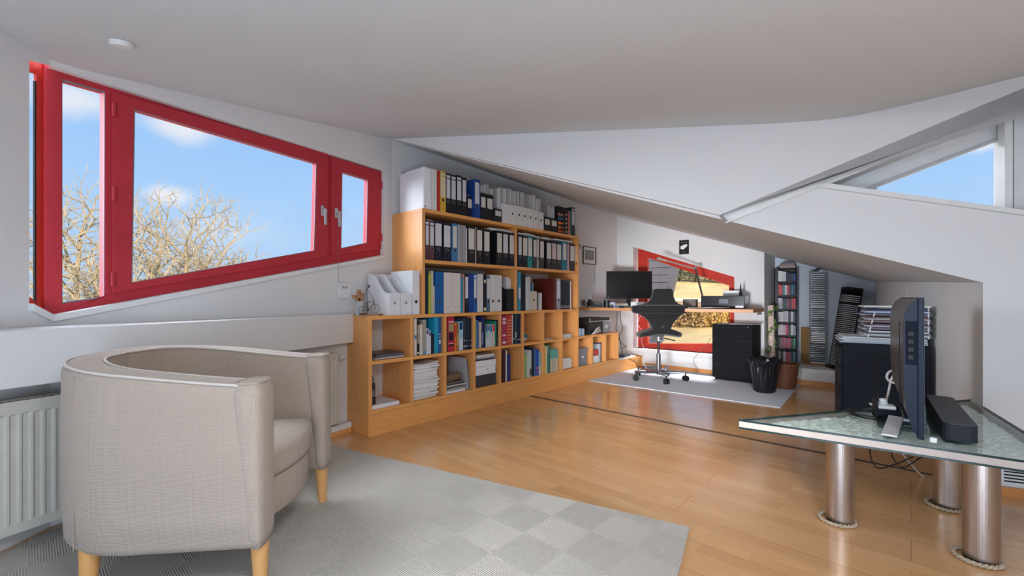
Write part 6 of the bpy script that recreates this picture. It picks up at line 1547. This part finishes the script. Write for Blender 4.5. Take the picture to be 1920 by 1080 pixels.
m.add([Vector((v.x, v.y, zG+.001)) for v in q_]+[Vector((q_[0].x, q_[0].y, zG+.010)), Vector((q_[1].x, q_[1].y, zG+.010)), Vector((q_[2].x, q_[2].y, zG+.030)), Vector((q_[3].x, q_[3].y, zG+.030))], [(3, 2, 1, 0), (4, 5, 6, 7), (0, 1, 5, 4), (1, 2, 6, 5), (2, 3, 7, 6), (3, 0, 4, 7)])
m.build('wedge', mat('satin_silver', (186, 186, 190), .35), t, bevel=.003)
c_ = onZ(1750, 830, zG); o = MB().box(c_.x-.010, c_.x+.010, c_.y-.008, c_.y+.008, zG+.001, zG+.020).build('cube_sensor', TRIM, bevel=.002); tag(o, 'tiny white cube on the glass in front of the television', 'sensor')
# soundbar
A1 = Vector((.095, 2.395, 0)); A2 = Vector((.190, 2.41, 0)); 
bd = (Vector((.105, 3.02, 0))-Vector((.142, 2.40, 0))).normalized(); bn = Vector((-bd.y, bd.x, 0)); bn = bn if bn.x > 0 else -bn
Ms = Matrix(((bd.x, bn.x, 0, .142), (bd.y, bn.y, 0, 2.415), (0, 0, 1, zG), (0, 0, 0, 1)))
t = thing('soundbar', 'matt black soundbar lying in front of the television', 'soundbar', Ms@Vector((.32, 0, 0)))
outl = []
for cx_, a0_ in ((.032, PI/2), (.616, -PI/2)):
    for k in range(9):
        a_ = a0_+PI*k/8; outl.append((cx_+.030*math.cos(a_), .050*math.copysign(abs(math.sin(a_))**.6, math.sin(a_))))
m = MB().prism(outl, .001, .064, Ms); m.build('grille', mat('speaker_cloth', (26, 30, 38), .7, bump=(500, .5)), t)
MB().prism([(a_*.995+.001, b_*.985) for a_, b_ in outl], .0642, .068, Ms).build('top_plate', mat('soft_black', (58, 62, 68), .5), t, bevel=.001)
MB().box(.296, .304, -.018, .018, .0681, .0686, Ms).build('logo_mark', GREY, t)
# cables on and under the table
pts = []
c_ = onZ(1630, 778, zG+.006); 
for k in range(60):
    a_ = k*.33; r_ = .062+.010*math.sin(k*.21); pts.append(Vector((c_.x+r_*math.cos(a_)*1.15+.01*math.sin(k*.09), c_.y+r_*math.sin(a_)*1.2, zG+.0045+.004*((k//19)))))
end = Mtv@Vector((.01, -.055, z0+.31))
pts += curve_pts([pts[-1], onZ(1648, 765, zG+.02), P3(1645, 735, 2.6), P3(1640, 700, 2.55), P3(1645, 670, 2.45), P3(1664, 661, 2.34), P3(1684, 661, 2.30)], 8)
tag(MB().tube(pts, .0032, 6).build('cable', BLINE, smooth=True), 'coiled black cable on the glass rising to the television back', 'cable')
MB2 = MB().box(-.008, .008, -.006, .006, -.006, .006, Matrix.Translation(P3(1690, 661, 2.30)) )
tag(MB().tube(curve_pts([P3(1704, 692, 2.36), P3(1690, 690, 2.40), P3(1668, 697, 2.50), P3(1663, 708, 2.50), P3(1672, 717, 2.45), P3(1690, 718, 2.40), P3(1700, 712, 2.38)], 8), .006, 8).build('cable', CABLEW, smooth=True), 'thick white cable looped behind the television', 'cable')
tag(MB().tube(curve_pts([P3(1690, 716, 2.42), P3(1679, 703, 2.44), P3(1671, 712, 2.46), P3(1666, 735, 2.48), P3(1662, 750, 2.50), onZ(1660, 762, zG+.05)], 8), .0055, 8).build('cable', CABLEW, smooth=True), 'white mains cable running down to the plug strip', 'cable')
tag(MB().tube(curve_pts([onZ(1632, 757, zG+.006), onZ(1640, 760, zG+.008), onZ(1650, 755, zG+.008), onZ(1657, 762, zG+.008)], 6), .006, 8).build('cable', CABLEW, smooth=True), 'short white cable end lying by the plug strip', 'cable')
zu = zG-.044
tag(MB().tube(curve_pts([P3(1630, 838, 2.0), P3(1634, 862, 2.05), P3(1648, 878, 2.1), P3(1680, 870, 2.1), P3(1712, 856, 2.05)], 8), .003, 6).build('cable', BLINE, smooth=True), 'black cable sagging below the glass table', 'cable')
tag(MB().tube(curve_pts([P3(1671, 844, 2.2), P3(1676, 862, 2.25), P3(1695, 876, 2.3), P3(1728, 856, 2.2)], 8), .003, 6).build('cable', BLINE, smooth=True), 'second black cable sagging below the glass table', 'cable')
tag(MB().tube(curve_pts([P3(1690, 848, 2.2), P3(1706, 868, 2.3), P3(1730, 893, 2.45), P3(1756, 906, 2.40), onZ(1775, 908, .01)], 8), .004, 6).build('cable', CABLEW, smooth=True), 'white cable hanging from the table to the floor', 'cable')

# ------------------------------------------------------------------ outside
GR = mat('golden_meadow', (230, 202, 146), .95, spec=.05, var=(.12, .30, (1, .25, 1)))
def terr(d, lat):
    P = ((0, -7), (30, -7.2), (62, -6.3), (80, -5.4), (95, -4.5), (102, -1.6), (122, -.6), (126, 1.2), (165, 7.0), (200, 12), (300, 30))
    for (a, za), (b, zb_) in zip(P, P[1:]):
        if a <= d <= b: z = za+(zb_-za)*(d-a)/(b-a); break
    return z+.9*math.sin(lat*.03+1.1)*min(1, d/120)-.02*lat*max(0, min(1, (d-60)/100))*.5
rows = []
fw = Vector((-cb, ca)); rt = Vector((ca, cb))
for d in [12, 20, 30, 45, 55, 62, 70, 80, 88, 95, 98.5, 102, 110, 116, 122, 124, 126, 135, 150, 165, 182, 200, 240, 300]:
    rows.append([Vector((fw.x*d+rt.x*l, fw.y*d+rt.y*l, terr(d, l))) for l in range(-40, 171, 10)])
o = MB().grid(rows).build('hillside', GR, smooth=True); struct(o)
def strip(name, d0, d1, material, label, cat, dz):
    rows = []
    for d in (d0, (d0*3+d1)/4, (d0+d1)/2, (d0+d1*3)/4, d1): rows.append([Vector((fw.x*d+rt.x*l, fw.y*d+rt.y*l, terr(d, l)+dz)) for l in range(0, 121, 5)])
    return tag(MB().grid(rows).build(name, material, smooth=True), label, cat)
strip('ploughed_field', 102.3, 120.8, mat('ploughed_earth', (206, 168, 132), .95, spec=.05, var=(.15, .2, (1, .3, 1))), 'pinkish brown ploughed strip below the golden hillside', 'field', .12)
strip('field_track', 122.2, 124.2, mat('pale_track', (248, 232, 200), .9, spec=.05), 'pale track crossing the hillside seen through office window', 'track', .14)
FARG = mat('far_valley', (150, 140, 104), .95, spec=.05, var=(.05, .35, (1, 1, 1)))
rows = []
for d in (8, 20, 60, 120, 220, 400): rows.append([Vector((fw.x*d+rt.x*l*d/60, fw.y*d+rt.y*l*d/60, -9+d*.012)) for l in range(-160, -25, 15)])
struct(MB().grid(rows).build('valley_floor', FARG, smooth=True))
def bush(name, label, cat, loc, r, h, material, trunk=True, group=None, seed=0, dens=260):
    random.seed(seed); t = thing(name, label, cat, loc, 0, group); L_ = Vector(loc); m = MB()
    for k in range(dens):
        u, v, w = random.gauss(0, .38), random.gauss(0, .38), random.random()
        c_ = L_+Vector((u*r, v*r, h*(.18+.8*w)*(1-.3*min(1, (u*u+v*v))))); s_ = r*random.uniform(.035, .095)
        Mx = Matrix.Translation(c_) @ Matrix.Rotation(random.uniform(0, 6), 4, 'Z') @ Matrix.Rotation(random.uniform(0, 3), 4, 'X')
        m.add([(s_, 0, 0), (0, s_, 0), (-s_, 0, 0), (0, -s_, 0), (0, 0, s_*1.3), (0, 0, -s_*1.3)], [(0, 1, 4), (1, 2, 4), (2, 3, 4), (3, 0, 4), (1, 0, 5), (2, 1, 5), (3, 2, 5), (0, 3, 5)], Mx)
    m.build('foliage', material, t)
    m = MB()
    for k in range(5): m.tube([L_, L_+Vector((random.uniform(-.2, .2)*r, random.uniform(-.2, .2)*r, h*.4)), L_+Vector((random.uniform(-.5, .5)*r, random.uniform(-.5, .5)*r, h*.9))], r*.03, 5, taper=r*.008)
    m.build('stem', mat('bark', (96, 80, 62), .9), t)
    return t
GF = [mat('autumn_gold', (222, 186, 110), .9, var=(.8, .3, (1, 1, 1))), mat('autumn_rust', (190, 158, 112), .9, var=(.8, .3, (1, 1, 1))), mat('autumn_olive', (170, 162, 112), .9, var=(.8, .3, (1, 1, 1)))]
GN = ['golden', 'rust brown', 'olive']
WF = [mat('winter_wood', (166, 156, 140), .95, var=(.5, .3, (1, 1, 1))), mat('winter_green', (122, 128, 112), .95, var=(.5, .3, (1, 1, 1)))]
protos = [bush('hedge_bush', '%s autumn bush in the hedge below the far meadow' % GN[i], 'bush', (0, 0, 0), 3.2, 4.2, GF[i], seed=i, group='autumn bushes below the meadow') for i in range(3)]
k = 0
for ln, (dd, l0_, l1_, st) in enumerate(((84, 20, 62, 3.6), (90, 20, 66, 3.9))):
    l = l0_
    while l < l1_:
        i = (k*5+k//2) % 3; p = protos[i]; loc = Vector((fw.x*dd+rt.x*l, fw.y*dd+rt.y*l, terr(dd, l)-.3))
        if p.get('used'): r_ = dup(p, loc, k*1.3)
        else: p.location = loc; p['used'] = 1; r_ = p
        k += 1; l += st
for p in protos: del p['used']
for o in COL.objects:
    if o.get('used') is not None: del o['used']
protos = [bush('forest_tree', ('bare brown tree in the wood above the meadow', 'dark green tree in the wood above the meadow')[i], 'tree', (0, 0, 0), 5, 11, WF[i], seed=10+i, group='trees of the wood on the hill', dens=380) for i in range(2)]
first = [True, True]; k = 0
for dd, st in ((168, 6.0), (180, 7.0), (194, 9)):
    l = 46
    while l < 124:
        i = 1 if (l > 78 and k % 3) else (k % 4 == 3)*1; p = protos[i]; loc = Vector((fw.x*dd+rt.x*l, fw.y*dd+rt.y*l, terr(dd, l)-.5))
        if first[i]: p.location = loc; first[i] = False
        else: r_ = dup(p, loc, k*1.1)
        k += 1; l += st
# bare walnut trees outside the corner window
BARK = mat('sunlit_bark', (168, 148, 118), .9, spec=.1, var=(3, .2, (1, 1, 1)))
def bare_tree(base, height, spread, label, seed, levels=6, leans=0):
    random.seed(seed); t = thing('bare_tree', label, 'tree', base); m = MB(); tw = MB()
    def grow_(p, d, ln, r, lv):
        n = 3 if lv > 1 else 2; pts = [p]; q = p; dd = d.copy()
        for k in range(n):
            dd = (dd+Vector((random.gauss(0, .16), random.gauss(0, .16), random.gauss(.03, .10)))).normalized(); q = q+dd*ln/n; pts.append(q)
        (m if lv > 2 else tw).tube(pts, r, 5 if lv > 2 else 3, taper=r*.66)
        if lv == 0: return
        kids = 3 if lv < levels else 4
        for k in range(kids):
            ax = dd.orthogonal().normalized(); ax = Matrix.Rotation(2*PI*k/kids+random.uniform(-.6, .6), 3, dd) @ ax
            nd = (dd*random.uniform(.55, .9)+ax*random.uniform(.55, .95)*spread+Vector((0, 0, .12))).normalized()
            grow_(pts[-1] if k < 2 else pts[-2], nd, ln*random.uniform(.62, .82), r*.62, lv-1)
    grow_(Vector(base), Vector((leans, 0, 1)).normalized(), height, .12, levels)
    m.build('trunk', BARK, t, smooth=True); tw.build('twigs', BARK, t)
def ground(px, d, z): p = atd(px, 557, d); p.z = z; return p
bare_tree(ground(172, 9.5, -1.6), 1.9, 1.0, 'nearest bare sunlit tree outside the narrow left pane', 5)
bare_tree(ground(318, 10.5, -1.9), 1.9, 1.0, 'bare sunlit tree in the middle pane, left side', 11)
bare_tree(ground(405, 12.5, -2.4), 1.95, 1.05, 'bare tree farther right in the middle pane', 23)
random.seed(5)
protos = [bush('garden_bush', '%s leaved bush below the bare trees' % GN[i], 'bush', (0, 0, 0), 1.6, 1.7, GF[i], seed=30+i, group='bushes under the bare trees') for i in range(2)]
for k, (px, d, z) in enumerate(((130, 16, -1.4), (165, 18, -1.3), (195, 17, -1.5), (100, 19, -1.2))):
    i = k % 2
    if k < 2: protos[i].location = ground(px, d, z)
    else: dup(protos[i], ground(px, d, z), k*1.1)
# timber clad neighbouring bay seen through the office window
q0 = onY(1264, 497, 7.3); q1 = onY(1246, 575, 7.3)
t = thing('timber_cladding', 'grey timber clad bay wall just outside the office window', 'wall panel', (-3.1, 6.8, -1))
zt0 = 2.2
dx_ = (q0.x-q1.x)/(q0.z-q1.z)
def xe(z): return q1.x+dx_*(z-q1.z)
CLAD = mat('weathered_boards', (110, 106, 106), .8, var=(3, .1, (1, 1, 14)))
m = MB()
for k in range(26):
    z_ = -1.0+k*.125
    m.prism([(-3.6, z_+.004), (xe(z_), z_+.004), (xe(z_+.125), z_+.121), (-3.6, z_+.121)], 0, .05, frame2((0, 7.28), (1, 7.28)))
m.build('boards', CLAD, t)
MB().prism([(-3.6, -1), (xe(-1)-.01, -1), (xe(2.25)-.01, 2.25), (-3.6, 2.25)], -.1, .0, frame2((0, 7.28), (1, 7.28))).build('backing', mat('dark_backing', (60, 58, 58), .9), t)
MB().prism([(xe(-1)-.005, -1), (xe(-1)+.075, -1), (xe(2.25)+.075, 2.25), (xe(2.25)-.005, 2.25)], -.1, .07, frame2((0, 7.28), (1, 7.28))).build('edge_board', mat('dark_edge_board', (92, 90, 94), .6), t)
